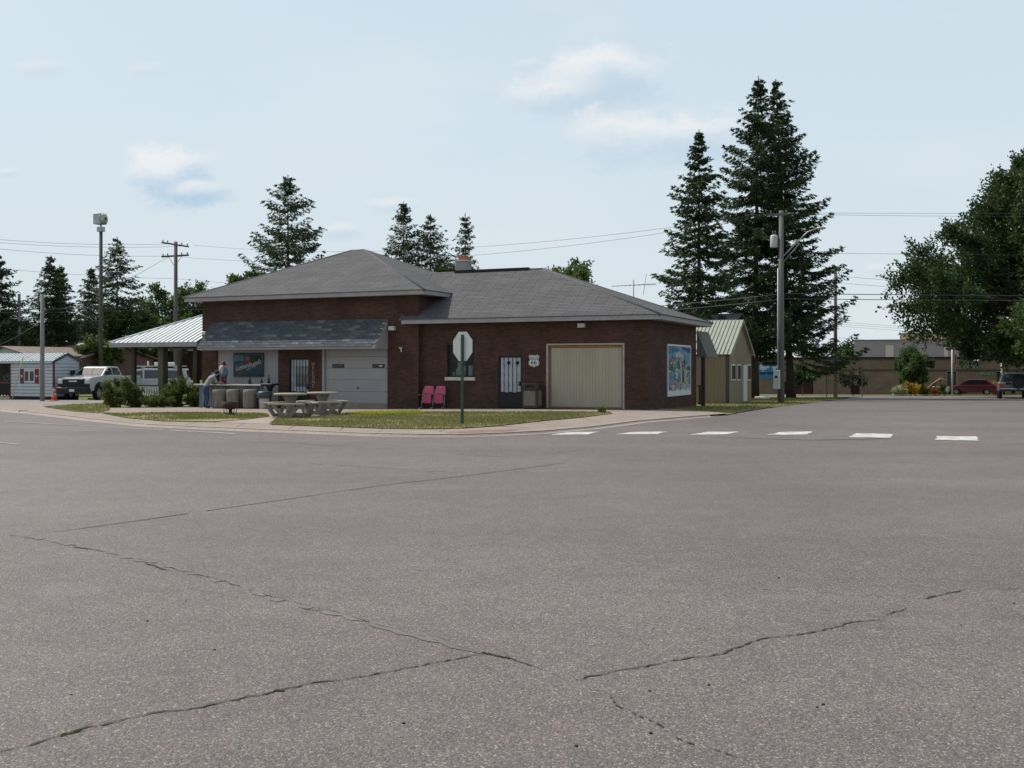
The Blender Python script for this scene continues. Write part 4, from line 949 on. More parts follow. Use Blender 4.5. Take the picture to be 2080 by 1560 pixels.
# stop sign seen from behind
p = ground(938, 862, KERB + .02); SS = thing('stop_sign', 'back of an octagonal stop sign on a dark green post at the corner', 'road sign', p, math.radians(-46))
M_alu = mat('sign_back', (.40, .42, .42), .5, .08, 3, fine=.05, metal=.2); M_green = mat('post_green', (.014, .04, .03), .55, .2, 5)
zc_ = EYE + (HZ - 703.5) / F * p.y - p.z
oc = [(.385 / math.cos(math.pi / 8) * math.cos(math.pi / 8 + k * math.pi / 4), .385 / math.cos(math.pi / 8) * math.sin(math.pi / 8 + k * math.pi / 4)) for k in range(8)]
m_ = MB(); m_.slab([(x, .03, zc_ + z) for x, z in oc], (0, .004, 0)); m_.build('sign_plate', M_alu, SS)
m_ = MB(); m_.slab([(x * .98, .0345, zc_ + z * .98) for x, z in oc], (0, .001, 0)); m_.build('red_face', mat('sign_red', (.45, .02, .025), .4, .05, 4), SS)
text_mesh('lettering', 'STOP', .27, M_whitepaint, SS, (0, .037, zc_), (math.radians(90), 0, math.radians(180)), .001)
ph = zc_ + .31
m_ = MB(); m_.box(-.035, .035, -.0, .006, -.3, ph); m_.box(-.045, -.035, -.0, .029, -.3, ph); m_.box(.035, .045, -.0, .029, -.3, ph); m_.build('post', M_green, SS)
for zz_ in (zc_ + .25, zc_ - .25):
    m_ = MB(); m_.cyl((0, -.012, zz_), (0, .0, zz_), .012, n=6); m_.build('bolt', M_steel, SS)

# ------------------------------------------------------------------ pavilion left of the brick building
M_metal = mat('roof_metal', (.50, .56, .57), .45, .06, 2, spec=.5, fine=.04); M_post = mat('post_wood', (.055, .043, .034), .85, .25, 5, .1, stretch=(1, 1, .2)); M_post2 = mat('post_treated', (.10, .092, .06), .85, .25, 5, .1, stretch=(1, 1, .2))
pav = at(222, 697, 48.5); PX = Frame(pav.x, pav.y, -24.0)
PV = thing('pavilion', 'open pavilion with ribbed pale metal roof left of the brick building', 'pavilion', (pav.x, pav.y, gz(pav.x, pav.y)), PX.a)
gpz = gz(pav.x, pav.y); ze = pav.z - gpz; WP = PX.lx(400, 0); run = 3.3; rise = run * math.tan(math.radians(24.5))
DB = 2 * run
rf = MB(); A = (0, 0, ze); B_ = (WP, 0, ze); C_ = (WP, run, ze + rise); D_ = (run, run, ze + rise); E_ = (0, DB, ze); G_ = (WP, DB, ze)
rf.slab([A, B_, C_, D_], (0, 0, .02)); rf.slab([A, D_, E_], (0, 0, .02)); rf.slab([E_, D_, C_, G_], (0, 0, .02)); RFO = rf.build('roof', M_metal, PV)
nr = 19
for k in range(1, nr + 1):
    x0 = WP * k / nr; ye = min(x0, run); s0 = Vector((x0, -.01, ze + .02)); s1_ = Vector((x0, ye, ze + .02 + ye * rise / run))
    m_ = MB(); m_.tube([s0 + Vector((0, 0, .006)), s1_ + Vector((0, 0, .006))], .02, 4); m_.build('rib', mat('rib_metal', (.20, .23, .235), .5, .06, 2), RFO)
m_ = MB(); m_.tube([(0, 0, ze + .03), (run, run, ze + rise + .03)], .05, 6); m_.build('hip_cap', MATS['roof_metal'], RFO)
m_ = MB(); m_.box(0, WP, -.02, .02, ze - .2, ze - .001); m_.build('fascia', M_fascia, RFO)
m_ = MB(); m_.slab([(WP, .021, ze - .2), (WP, .021, ze - .003), (WP, run, ze + rise - .003), (WP, run, ze + rise - .2)], (.03, 0, 0)); m_.build('rake_board', M_fascia, RFO)
m_ = MB(); m_.box(-.02, .02, .021, DB, ze - .2, ze - .001); m_.build('fascia', M_fascia, RFO)
m_ = MB(); m_.box(.05, WP - .05, .1, DB - .1, ze - .22, ze - .201); m_.build('ceiling', M_post, RFO)
for (px, y_, r_, mt) in [(272, .35, .10, M_post), (331, .5, .17, M_post2), (399, .4, .12, M_post)]:
    x0 = PX.lx(px, y_); g0 = PX.g(x0, y_) - gpz; m_ = MB(); m_.bbox(x0 - r_, x0 + r_, y_ - r_, y_ + r_, g0 - .1, ze - .2, .02); m_.build('post', mt, PV)
x0 = PX.lx(365, DB - .4); g0 = PX.g(x0, DB - .4) - gpz; m_ = MB(); m_.bbox(x0 - .1, x0 + .1, DB - .5, DB - .3, g0 - .1, ze - .2, .02); m_.build('post', M_post, PV)
# railing
xa, xb_ = PX.lx(275, .35), PX.lx(329, .35); g0 = PX.g(xa, .35) - gpz
RL = MB(); RL.box(xa + .11, xb_ - .18, .3, .40, g0 + .98, g0 + 1.03); RLO = RL.build('railing', M_keg, PV)
m_ = MB(); m_.box(xa + .11, xb_ - .18, .31, .39, g0 + .12, g0 + .18); m_.build('bottom_rail', M_keg, RLO)
for k in range(9):
    q = xa + .2 + (xb_ - xa - .42) * k / 8; m_ = MB(); m_.box(q - .025, q + .025, .325, .375, g0 + .181, g0 + .979); m_.build('baluster', M_whitepaint, RLO)
# notice
x0 = PX.lx(406, -.1); X, Y = PX.w(x0, .2); NT = thing('notice_board', 'narrow white notice board on a post at the pavilion corner', 'notice', (X, Y, gz(X, Y)), PX.a)
m_ = MB(); m_.box(-.09, .09, -.02, 0, EYE + (HZ - 768) / F * Y - gz(X, Y), EYE + (HZ - 737) / F * Y - gz(X, Y)); m_.build('board', M_whitepaint, NT)
m_ = MB(); m_.box(-.03, .03, .001, .05, 0, EYE + (HZ - 737) / F * Y - gz(X, Y) - .02); m_.build('post', M_post, NT)

# ------------------------------------------------------------------ tan shed with green roof, porch, right of the brick building
M_shedtan = mat('shed_siding', (.235, .19, .13), .8, .08, 3, stretch=(1, 1, .2), fine=.08); M_shedgreen = mat('green_roof', (.33, .355, .285), .5, .06, 2, fine=.05); M_gtrim = mat('green_trim', (.05, .075, .06), .7, .1, 4)
sp_ = gp(1480, 49.0); SF = Frame(sp_.x, sp_.y, -24.0)
SHD = thing('tan_shed', 'narrow tan wooden shed with pale green ribbed metal roof', 'shed', sp_, SF.a)
x_l = SF.lx(1395, 0.0); y_b = SF.ly(1526, 0.0); g0 = sp_.z
he = SF.z(717, 0, 0) - g0; hr_ = SF.z(651, 0, y_b / 2) - g0
m_ = MB(); m_.slab([(0, 0, -.2), (0, y_b, -.2), (0, y_b, he), (0, y_b / 2, hr_ - .06), (0, 0, he)], (x_l, 0, 0)); WS = m_.build('wall', M_shedtan, SHD)
for k in range(12):
    x0 = x_l * k / 12; m_ = MB(); m_.box(x0 - .03, x0 - .005, -.014, -.001, -.1, he - .1); m_.build('batten', mat('shed_batten', (.25, .205, .14), .8, .1, 3), WS)
m_ = MB(); m_.box(-.13, .012, -.02, .0, -.2, he - .06); m_.box(.0, .02, -.02, .1, -.2, he - .06); m_.build('corner_trim', M_gtrim, WS)
m_ = MB(); sl_ = math.hypot(y_b / 2, hr_ - he); o_ = .16; dyy, dzz = o_ * (y_b / 2) / sl_, o_ * (hr_ - he) / sl_
for sg, ya in ((1, 0), (-1, y_b)):
    m_ = MB(); a0_ = Vector((.16, ya - sg * dyy, he - dzz)); b0_ = Vector((.16, y_b / 2, hr_)); m_.slab([a0_, b0_, b0_ + Vector((x_l - .3, 0, 0)), a0_ + Vector((x_l - .3, 0, 0))], (0, 0, .03)); RO_ = m_.build('roof', M_shedgreen, SHD)
    for k in range(13):
        x0 = .15 + (x_l - .3) * k / 12; m_ = MB(); m_.tube([Vector((x0, a0_.y, a0_.z + .045)), Vector((x0, b0_.y, b0_.z + .045))], .022, 4); m_.build('rib', mat('green_rib', (.22, .25, .195), .5, .06, 2), RO_)
    m_ = MB(); m_.slab([Vector((.161, a0_.y, a0_.z - .11)), Vector((.161, b0_.y, b0_.z - .11)), Vector((.161, b0_.y, b0_.z + .03)), Vector((.161, a0_.y, a0_.z + .03))], (.02, 0, 0)); m_.build('rake_trim', mat('green_rake', (.28, .31, .25), .6, .06, 2), RO_)
for (pa, pb, za, zb_) in [(1485, 1493, 740, 773), (1497, 1504, 740, 773), (1518, 1524.5, 740, 773)]:
    ya, yb = SF.ly(pa, .0), SF.ly(pb, .0); z1, z0 = SF.z(za, 0, ya) - g0, SF.z(zb_, 0, ya) - g0
    m_ = MB(); m_.box(.001, .03, ya, yb, z0, z1); o = m_.build('window', M_whitepaint, SHD); m_ = MB(); m_.box(.031, .036, ya + .05, yb - .05, z0 + .06, z1 - .06); m_.build('pane', mat('dark_pane', (.03, .035, .045), .1, .2, 4, spec=.6), o)
ya, yb = SF.ly(1509, 0), SF.ly(1515.5, 0); m_ = MB(); m_.box(.001, .06, ya, yb, .02, SF.z(741, 0, ya) - g0); o = m_.build('door', M_whitepaint, SHD); m_ = MB(); m_.cyl((.06, yb - .1, 1.0), (.1, yb - .1, 1.0), .03, n=8); m_.build('handle', M_steel, o)
# grey-green porch roof with railing between brick building and shed
pw = BF.ly(1414, 0); X, Y = BF.w(0.02, pw)
PO = thing('side_porch', 'small grey green porch with railing behind the mural wall', 'porch', (X, Y, gz(X, Y)), BF.a); gpo = gz(X, Y)
xo = BF.lx(1437, pw + .2); zt1, zb1_ = BF.z(672, 0, pw + .2) - gpo, BF.z(725, xo, pw + .2) - gpo
m_ = MB(); m_.slab([(.0, .05, zt1), (xo, .05, zb1_), (0, .05, zb1_)], (0, 2.2, 0)); m_.build('roof', mat('porch_grey', (.13, .145, .125), .8, .1, 3, stretch=(.2, 1, 1)), PO)
m_ = MB(); m_.box(xo - .28, xo - .12, .1, .24, -.1, zb1_ - .001); m_.build('post', M_post, PO)
m_ = MB(); m_.box(.02, xo - .29, .12, .2, .86, .92); RLP = m_.build('railing', M_post, PO)
m_ = MB(); m_.box(.02, xo - .29, .13, .19, .1, .16); m_.build('bottom_rail', M_post, RLP)
for k in range(7):
    q = .06 + (xo - .42) * k / 6; m_ = MB(); m_.box(q, q + .05, .14, .18, .161, .859); m_.build('slat', mat('rail_grey', (.12, .125, .12), .85, .2, 4), RLP)
# grey-roofed house behind the shed
hb_ = gp(1440, 60); HF = Frame(hb_.x, hb_.y, -24.0)
HS = thing('grey_roofed_house', 'house behind the tan shed showing only its grey shingle roof', 'house', hb_, HF.a)
h1 = HF.z(662, 0, 0) - hb_.z; h2_ = HF.z(639, 0, 3) - hb_.z; xr_ = HF.lx(1507, 3); 
m_ = MB(); m_.box(-6, xr_ - .3, .4, 6, -.3, h1); m_.build('wall', M_shedtan, HS)
m_ = MB(); m_.slab([(-6.3, 0, h1), (xr_, 0, h1), (xr_, 3.2, h2_), (-6.3, 3.2, h2_)], (0, 0, .06)); m_.slab([(-6.3, 3.2, h2_), (xr_, 3.2, h2_), (xr_, 6.4, h1), (-6.3, 6.4, h1)], (0, 0, .06)); o = m_.build('roof', M_shing, HS)
x0 = HF.lx(1467, 1.6); m_ = MB(); m_.box(x0 - .2, x0 + .2, 1.4, 1.8, (h1 + h2_) / 2 - .1, (h1 + h2_) / 2 + .25); m_.build('roof_vent', M_dark, o)
# ------------------------------------------------------------------ white shed with porch, far left
M_siding = mat('white_siding', (.46, .50, .53), .6, .05, 2, fine=.04); M_burg = mat('burgundy_trim', (.16, .018, .045), .6, .12, 5); M_shroof = mat('shed_roof_metal', (.25, .31, .335), .5, .06, 2)
wp = gp(109, 60.0); WFm = Frame(wp.x, wp.y, -24.0)
WS_ = thing('white_shed', 'white sided shed with burgundy shutters and corner boards', 'shed', wp, WFm.a); g0 = wp.z
xl_ = WFm.lx(21, 0); xl2 = WFm.lx(-60, 0); yb_ = WFm.ly(160.5, 0)
he = WFm.z(733, 0, 0) - g0; hr_ = WFm.z(718, 0, yb_ / 2) - g0; hb0 = WFm.z(806.5, 0, 0) - g0
m_ = MB(); m_.slab([(0, 0, hb0), (0, yb_, hb0), (0, yb_, he), (0, yb_ / 2, hr_ - .04), (0, 0, he)], (xl_, 0, 0)); WL = m_.build('wall', mat('siding_shade_gap', (.20, .22, .24), .8, .05, 2), WS_)  # dark grey paints in the shadow lines that show between the lap boards
nlap = 11
for k in range(nlap):
    z0 = hb0 + (he - hb0) * k / nlap; h_ = (he - hb0) / nlap
    m_ = MB(); m_.slab([(xl_ + .06, -.002, z0 + h_ - .004), (xl_ + .06, -.03, z0 + .032), (xl_ + .06, -.002, z0 + .032)], (-xl_ - .12, 0, 0)); m_.build('lap_board', M_siding, WL)
    m_ = MB(); m_.slab([(.002, .06, z0 + h_ - .004), (.03, .06, z0 + .032), (.002, .06, z0 + .032)], (0, yb_ - .1, 0)); m_.build('lap_board', M_siding, WL)
for k in range(4):
    z0 = he + (hr_ - he) * k / 5; ins = (yb_ / 2) * k / 5 + .12; m_ = MB(); m_.slab([(.002, ins, z0 + .17), (.022, ins, z0 + .004), (.002, ins, z0 + .004)], (0, yb_ - 2 * ins, 0)); m_.build('lap_board', M_siding, WL)
m_ = MB(); m_.box(.0, .03, -.03, .06, -.2, he - .12); m_.box(-.06, -.0, -.03, -.001, -.2, he - .12); m_.build('corner_board', M_burg, WS_)
m_ = MB(); m_.box(xl_ - .03, xl_ + .07, -.03, .0, -.2, he - .02); m_.build('corner_board', M_burg, WS_)
m_ = MB(); m_.box(xl_, -.001, .03, yb_ - .03, -.3, hb0); m_.build('skirting', M_dark, WS_)
for sg, ya in ((1, -.14), (-1, yb_ + .14)):
    m_ = MB(); a0_ = Vector((.12, ya, he - .04)); b0_ = Vector((.12, yb_ / 2, hr_)); m_.slab([a0_, b0_, b0_ + Vector((xl2 - .1, 0, 0)), a0_ + Vector((xl2 - .1, 0, 0))], (0, 0, .03)); o = m_.build('roof', M_shroof, WS_)
    for k in range(26):
        x0 = .1 + (xl2 - .1) * k / 25; m_ = MB(); m_.tube([(x0, a0_.y, a0_.z + .04), (x0, b0_.y, b0_.z + .04)], .018, 4); m_.build('rib', M_shroof, o)
    m_ = MB(); m_.slab([Vector((.121, a0_.y, a0_.z - .1)), Vector((.121, b0_.y, b0_.z - .1)), Vector((.121, b0_.y, b0_.z + .02)), Vector((.121, a0_.y, a0_.z + .02))], (.02, 0, 0)); m_.build('rake_trim', mat('dark_green_trim', (.03, .05, .045), .6, .1, 4), o)
m_ = MB(); m_.box(xl2, 0, -.15, -.12, he - .14, he - .05); m_.build('eave_board', M_siding, WS_)
xa, xb_ = WFm.lx(50, 0), WFm.lx(71, 0); z1, z0 = WFm.z(752, xa, 0) - g0, WFm.z(776, xa, 0) - g0
m_ = MB(); m_.box(xa, xb_, -.05, -.023, z0, z1); WO = m_.build('window', M_whitepaint, WS_)
for i in (0, 1):
    q0 = xa + .05 + i * (xb_ - xa) / 2; m_ = MB(); m_.box(q0, q0 + (xb_ - xa) / 2 - .1, -.057, -.051, z0 + .06, z1 - .06); m_.build('pane', MATS['dark_pane'], WO)
for pa, pb in ((42, 49.5), (72, 79.5)):
    qa, qb = WFm.lx(pa, 0), WFm.lx(pb, 0); m_ = MB(); m_.bbox(qa, qb, -.05, -.023, z0 - .08, z1 + .08, .01); o = m_.build('shutter', M_burg, WS_)
    m_ = MB(); c_ = (qa + qb) / 2; zc_ = (z0 + z1) / 2; m_.slab([(c_, -.056, zc_ - .09), (c_ + .08, -.056, zc_ + .02), (c_ + .04, -.056, zc_ + .07), (c_, -.056, zc_ + .04), (c_ - .04, -.056, zc_ + .07), (c_ - .08, -.056, zc_ + .02)], (0, .005, 0)); m_.build('heart', M_whitepaint, o)
# porch part of the shed
m_ = MB(); m_.box(xl2, xl_ - .05, 0.05, yb_, hb0 - .12, hb0); m_.build('porch_floor', mat('deck_wood', (.40, .33, .24), .8, .15, 4), WS_)
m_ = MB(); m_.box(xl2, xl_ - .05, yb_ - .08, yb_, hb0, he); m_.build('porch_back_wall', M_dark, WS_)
m_ = MB(); m_.box(xl2, xl_ - .04, .06, .13, hb0 + .78, hb0 + .86); PR = m_.build('porch_rail', M_burg, WS_)
for k in range(9):
    q = xl_ - .25 - k * .24; m_ = MB(); m_.box(q, q + .05, .07, .12, hb0, hb0 + .779); m_.build('baluster', M_black, PR)
WR_ = thing('hanging_wreath', 'green wreath hanging in the dark porch of the white shed', 'wreath', (*WFm.w(WFm.lx(14, .5), .5), g0 + .2 + WFm.z(775, 0, .5) - g0), WFm.a)
m_ = MB(); rr = random.Random(3)
for k in range(110):
    a_ = rr.uniform(0, 6.28); q = Vector((.2 * math.cos(a_), 0, .2 * math.sin(a_))) + Vector((rr.gauss(0, .04), rr.gauss(0, .04), rr.gauss(0, .04))); u = Vector((rr.uniform(-1, 1), rr.uniform(-1, 1), rr.uniform(-1, 1))).normalized() * .06; v = u.orthogonal().normalized() * .03
    m_.poly([q - u, q + v, q + u, q - v])
m_.build('leaves', leaf_mat('wreath_leaf', (.08, .16, .06), (.2, .3, .14)), WR_); m_ = MB(); m_.tube([(0, 0, .2), (0, 0, .55)], .008, 4); m_.build('hook', M_black, WR_)

# houses and long building behind, left
M_brownroof = brick_mat('brown_shingle', (.27, .205, .18), (.24, .185, .165), (.15, .115, .10), bw=.32, bh=.14, ms=.015, rough=.95, var=.12)
M_brownwall = mat('brown_boards', (.075, .042, .033), .85, .2, 3, stretch=(1, 1, .1), fine=.15)
def gable_house(name, label, pxa, pxb, pye, pyr, d, depth, wallm, roofm, deg=-24, ridge_across=False, pyb=None):
    p = gp(pxb, d); fr = Frame(p.x, p.y, deg); t_ = thing(name, label, 'house' if 'house' in name else 'building', p, fr.a)
    xa = fr.lx(pxa, 0); he = fr.z(pye, 0, 0) - p.z; hr_ = fr.z(pyr, 0, depth / 2) - p.z
    if not ridge_across:
        m_ = MB(); m_.slab([(0, 0, -.4), (0, depth, -.4), (0, depth, he), (0, depth / 2, hr_ - .05), (0, 0, he)], (xa, 0, 0)); m_.build('wall', wallm, t_)
        for sg, ya in ((1, -.3), (-1, depth + .3)):
            m_ = MB(); ss = (hr_ - he) / (depth / 2) * .3; m_.slab([(.3, ya, he - ss), (.3, depth / 2, hr_), (xa - .3, depth / 2, hr_), (xa - .3, ya, he - ss)], (0, 0, .08)); m_.build('roof', roofm, t_)
    else:
        mid = xa / 2; hr_ = fr.z(pyr, mid, 0) - p.z
        m_ = MB(); m_.slab([(0, 0, -.4), (xa, 0, -.4), (xa, 0, he), (mid, 0, hr_ - .05), (0, 0, he)], (0, depth, 0)); m_.build('wall', wallm, t_)
        for xe, sg in ((.3, 1), (xa - .3, -1)):
            ss = abs((hr_ - he) / mid * .3); m_ = MB(); m_.slab([(xe, -.35, he - ss), (mid, -.35, hr_), (mid, depth, hr_), (xe, depth, he - ss)], (0, 0, .08)); m_.build('roof', roofm, t_)
    return t_, fr
gable_house('brown_roofed_house', 'house with faded brown roof behind the white shed', 62, 166, 727, 702, 78, 7.5, mat('dull_wall', (.16, .10, .085), .85, .15, 3), M_brownroof)
gable_house('low_white_house', 'low house with pale gable, left behind the white shed', -40, 62, 722, 705, 74, 6, M_siding, mat('rust_roof', (.22, .17, .15), .9, .2, 3), ridge_across=True)
gable_house('white_roofed_garage', 'small building with white metal roof right behind the brown roofed house', 105, 152, 706, 694, 88, 6, mat('maroon_wall', (.13, .06, .05), .85, .15, 3), mat('white_metal', (.60, .63, .64), .5, .05, 2), ridge_across=True)
lb, lf = gable_house('long_brown_building', 'long low brown boarded building behind the pavilion', 178, 470, 713, 703, 92, 8, M_brownwall, mat('dark_roof', (.05, .045, .043), .95, .15, 2), deg=-10)
for k in range(26):
    q = -13 + k * .5; m_ = MB(); m_.box(q, q + .05, -.03, -.001, -.2, lf.z(714, 0, 0) - lb.location.z - .05); m_.build('batten', mat('brown_batten', (.055, .032, .026), .85, .2, 3), lb)
bank = thing('grass_bank', 'low grassy bank in front of the long brown building', 'bank', gp(290, 84), 0)
b_ = bank.location; m_ = MB(); n_ = 24; vs = []
for i in range(n_ + 1):
    x = -9 + 18 * i / n_; 
    for (y, z) in ((-2.2, -.05), (-.6, .75 + .12 * math.sin(i * .9)), (.8, .9 + .1 * math.sin(i * .7 + 1)), (3, -.2)): vs.append((x, y, z * (1 - abs(x / 9.2) ** 4)))
m_._add(vs, [(i * 4 + k, (i + 1) * 4 + k, (i + 1) * 4 + k + 1, i * 4 + k + 1) for i in range(n_) for k in range(3)], True); m_.build('turf', M_fargrass, bank)

# ------------------------------------------------------------------ far brick building across the street
M_farbrick = brick_mat('pale_brown_brick', (.235, .155, .112), (.19, .128, .096), (.21, .17, .14), bw=.3, bh=.1, ms=.012, var=.15)
M_greyw = mat('grey_cladding', (.29, .28, .285), .85, .06, 2, fine=.04)
FP = at(1860, 804, 105); FFm = Frame(FP.x, FP.y, -24.0); gF = gz(FP.x, FP.y)
FB_ = thing('municipal_building', 'long brown brick building with grey upper storey across the street', 'building', (FP.x, FP.y, gF), FFm.a)
xa, xb_ = FFm.lx(1440, 0), FFm.lx(2300, 0); zt = FFm.z(729, 0, 0) - gF; zband = FFm.z(752, 0, 0) - gF
doors = [(FFm.lx(1592, 0), FFm.lx(1652, 0)), (FFm.lx(1728, 0), FFm.lx(1746, 0)), (FFm.lx(1826, 0), FFm.lx(1846, 0)), (FFm.lx(1923, 0), FFm.lx(1943, 0)), (FFm.lx(2024, 0), FFm.lx(2043, 0))]
dz_ = [FFm.z(776, 0, 0) - gF, FFm.z(783, 0, 0) - gF, FFm.z(758, 0, 0) - gF, FFm.z(754, 0, 0) - gF, FFm.z(754, 0, 0) - gF]
m_ = MB(); wall_front(m_, xa, xb_, -1, zt, 0, [(a_, b_, -.2, z_) for (a_, b_), z_ in zip(doors, dz_)], .6)
m_.poly([(xa, 0, -1), (xa, 12, -1), (xa, 12, zt), (xa, 0, zt)]); m_.poly([(xb_, 0, -1), (xb_, 12, -1), (xb_, 12, zt), (xb_, 0, zt)]); m_.poly([(xa, 0, zt), (xb_, 0, zt), (xb_, 12, zt), (xa, 12, zt)])
m_.build('wall', M_farbrick, FB_)
for i, ((a_, b_), z_) in enumerate(zip(doors, dz_)):
    m_ = MB(); m_.box(a_ + .02, b_ - .02, .45, .55, -.2, z_ - .02); o = m_.build('entrance', mat('maroon_door', (.06, .016, .016), .6, .2, 3) if i in (0, 1) else M_dark, FB_)
    if i > 1:
        m_ = MB(); m_.box(a_ + .1, b_ - .1, .43, .449, .2, z_ - .2); m_.build('pane', MATS['dark_pane'], o)
m_ = MB(); m_.box(xa, xb_, -.12, -.002, zt - .02, zt + .22); m_.build('parapet', mat('parapet_dark', (.025, .024, .024), .7, .1, 3), FB_)
m_ = MB(); m_.box(xa, xb_, -.05, -.002, zband - .1, zband + .08); m_.build('string_course', mat('band_brick', (.085, .06, .048), .85, .1, 3), FB_)
yU = 6.0; xu = FFm.lx(1735, yU); zu = FFm.z(692.5, xu, yU) - gF; xue = FFm.lx(2300, yU)
m_ = MB(); m_.box(xu, xue, yU, yU + 10, zt - .2, zu); U_ = m_.build('upper_storey', M_greyw, FB_)
for pa, pb in ((1799, 1815), (1917, 1926), (1962, 1977)):
    m_ = MB(); m_.box(FFm.lx(pa, yU), FFm.lx(pb, yU), yU - .06, yU - .002, zt, FFm.z(701, 0, yU) - gF); m_.build('pale_panel', mat('pale_panel', (.55, .52, .44), .7, .06, 2), U_)
m_ = MB(); m_.box(xu, xue, yU - .04, yU, zu, zu + .12); m_.build('coping', mat('coping_olive', (.16, .16, .12), .7, .1, 2), U_)
yT = 11; m_ = MB(); m_.box(FFm.lx(1828, yT), FFm.lx(2120, yT), yT, yT + 6, zu - 1, FFm.z(679, 0, yT) - gF); T_ = m_.build('tower_block', mat('tower_tan', (.58, .40, .24), .8, .08, 2), FB_)
m_ = MB(); m_.box(FFm.lx(1827, yT), FFm.lx(2121, yT), yT - .1, yT + 6.1, FFm.z(679, 0, yT) - gF, FFm.z(676.5, 0, yT) - gF); m_.build('tower_coping', mat('coping_brown', (.10, .07, .055), .8, .1, 2), T_)
M_gtext = mat('letter_green', (.20, .46, .33), .6, .1, 4)
for tx, px, py, sz in (('CITY', 1959.5, 737.5, .44), ('COUNTY', 1977.5, 745.5, .44), ('LIBRARY', 2001, 759, .44)):
    text_mesh('lettering', tx, sz, M_gtext, FB_, (FFm.lx(px, 0), -.08, FFm.z(py, 0, 0) - gF), (math.radians(90), 0, 0), .03, 0, 1.0)
for px in (1980, 1987):
    x0 = FFm.lx(px, 0); m_ = MB(); m_.lathe([(.08, 0), (.13, .12), (.02, .18)], x0, -.15, FFm.z(734.5, 0, 0) - gF, 8); m_.build('flood_lamp', M_lampbox, FB_)
# blue painted panel on the far wall
x0, x1 = FFm.lx(1542, -.1), FFm.lx(1583, -.1); z0, z1 = FFm.z(770.5, 0, 0), FFm.z(733, 0, 0)
BP = thing('blue_mural', 'blue painted mural panel on the far brick wall between spruce trunks', 'mural', (*FFm.w((x0 + x1) / 2, -.06), z0), FFm.a); hw2 = (x1 - x0) / 2
m_ = MB(); m_.box(-hw2, hw2, 0, .05, 0, z1 - z0); m_.build('panel', mat('mural_blue', (.045, .19, .40), .7, .25, 1.5), BP)
rr = random.Random(11); MWS = mat('mural_pale', (.42, .55, .62), .7, .2, 3); MDK = mat('mural_dark', (.03, .05, .07), .7, .2, 3)
for k in range(26):
    u, v = rr.uniform(-.92, .92), rr.uniform(.42, .95); ww, hh = rr.uniform(.06, .22), rr.uniform(.05, .22)
    m_ = MB(); yy = -.004 - k * .0006; m_.poly([(u * hw2 - ww, yy, v * (z1 - z0) - hh), (u * hw2 + ww, yy, v * (z1 - z0) - hh * .8), (u * hw2 + ww * .8, yy, min(v * (z1 - z0) + hh, z1 - z0)), (u * hw2 - ww, yy, min(v * (z1 - z0) + hh * .9, z1 - z0))]); m_.build('painted_shape', MWS, BP)
for k in range(9):  # row of dark shapes across the lower part of the panel
    u = -.85 + 1.7 * k / 8; ww, hh = .16, rr.uniform(.1, .2); v = .32; m_ = MB(); yy = -.022 - k * .0006; m_.poly([(u * hw2 - ww, yy, v * (z1 - z0) - hh), (u * hw2 + ww, yy, v * (z1 - z0) - hh), (u * hw2 + ww, yy, v * (z1 - z0) + hh), (u * hw2 - ww, yy, v * (z1 - z0) + hh * .7)]); m_.build('painted_shape', MDK, BP)
# flagpoles
M_flagw = mat('flag_red', (.42, .05, .06), .8, .15, 4); M_flagb = mat('flag_white', (.6, .6, .6), .8, .1, 4)
for (px, py0, lab, fl) in ((1934, 705, 'white flagpole with drooping red striped flag left of the maroon car', 1), (2034.5, 712, 'white flagpole rising behind the grey off-roader', 0)):
    p = gp(px, 96); t_ = thing('flagpole', lab, 'flagpole', p, 0, 'flagpoles before the far building'); h_ = EYE + (HZ - py0) / F * 96 - p.z
    m_ = MB(); m_.cyl((0, 0, 0), (0, 0, h_), .085, .06, 10); m_.build('pole', M_whitepaint, t_); m_ = MB(); m_.lathe([(.02, 0), (.1, .05), (.1, .1), (.02, .17)], 0, 0, h_, 10); m_.build('finial', M_gold, t_)
    if fl:
        for k in range(6):
            m_ = MB(); x0, x1 = .08 + k * .055, .08 + (k + 1) * .055; yy = .09 * math.sin(k * 2.1); y2 = .09 * math.sin((k + 1) * 2.1)
            m_.slab([(x0, yy, h_ - 1.25 - .1 * k), (x1, y2, h_ - 1.35 - .1 * k), (x1, y2, h_ - .3 - .12 * k), (x0, yy, h_ - .2 - .1 * k)], (0, .01, 0)); m_.build('flag_stripe', (M_flagw, M_flagb)[k % 2], t_)

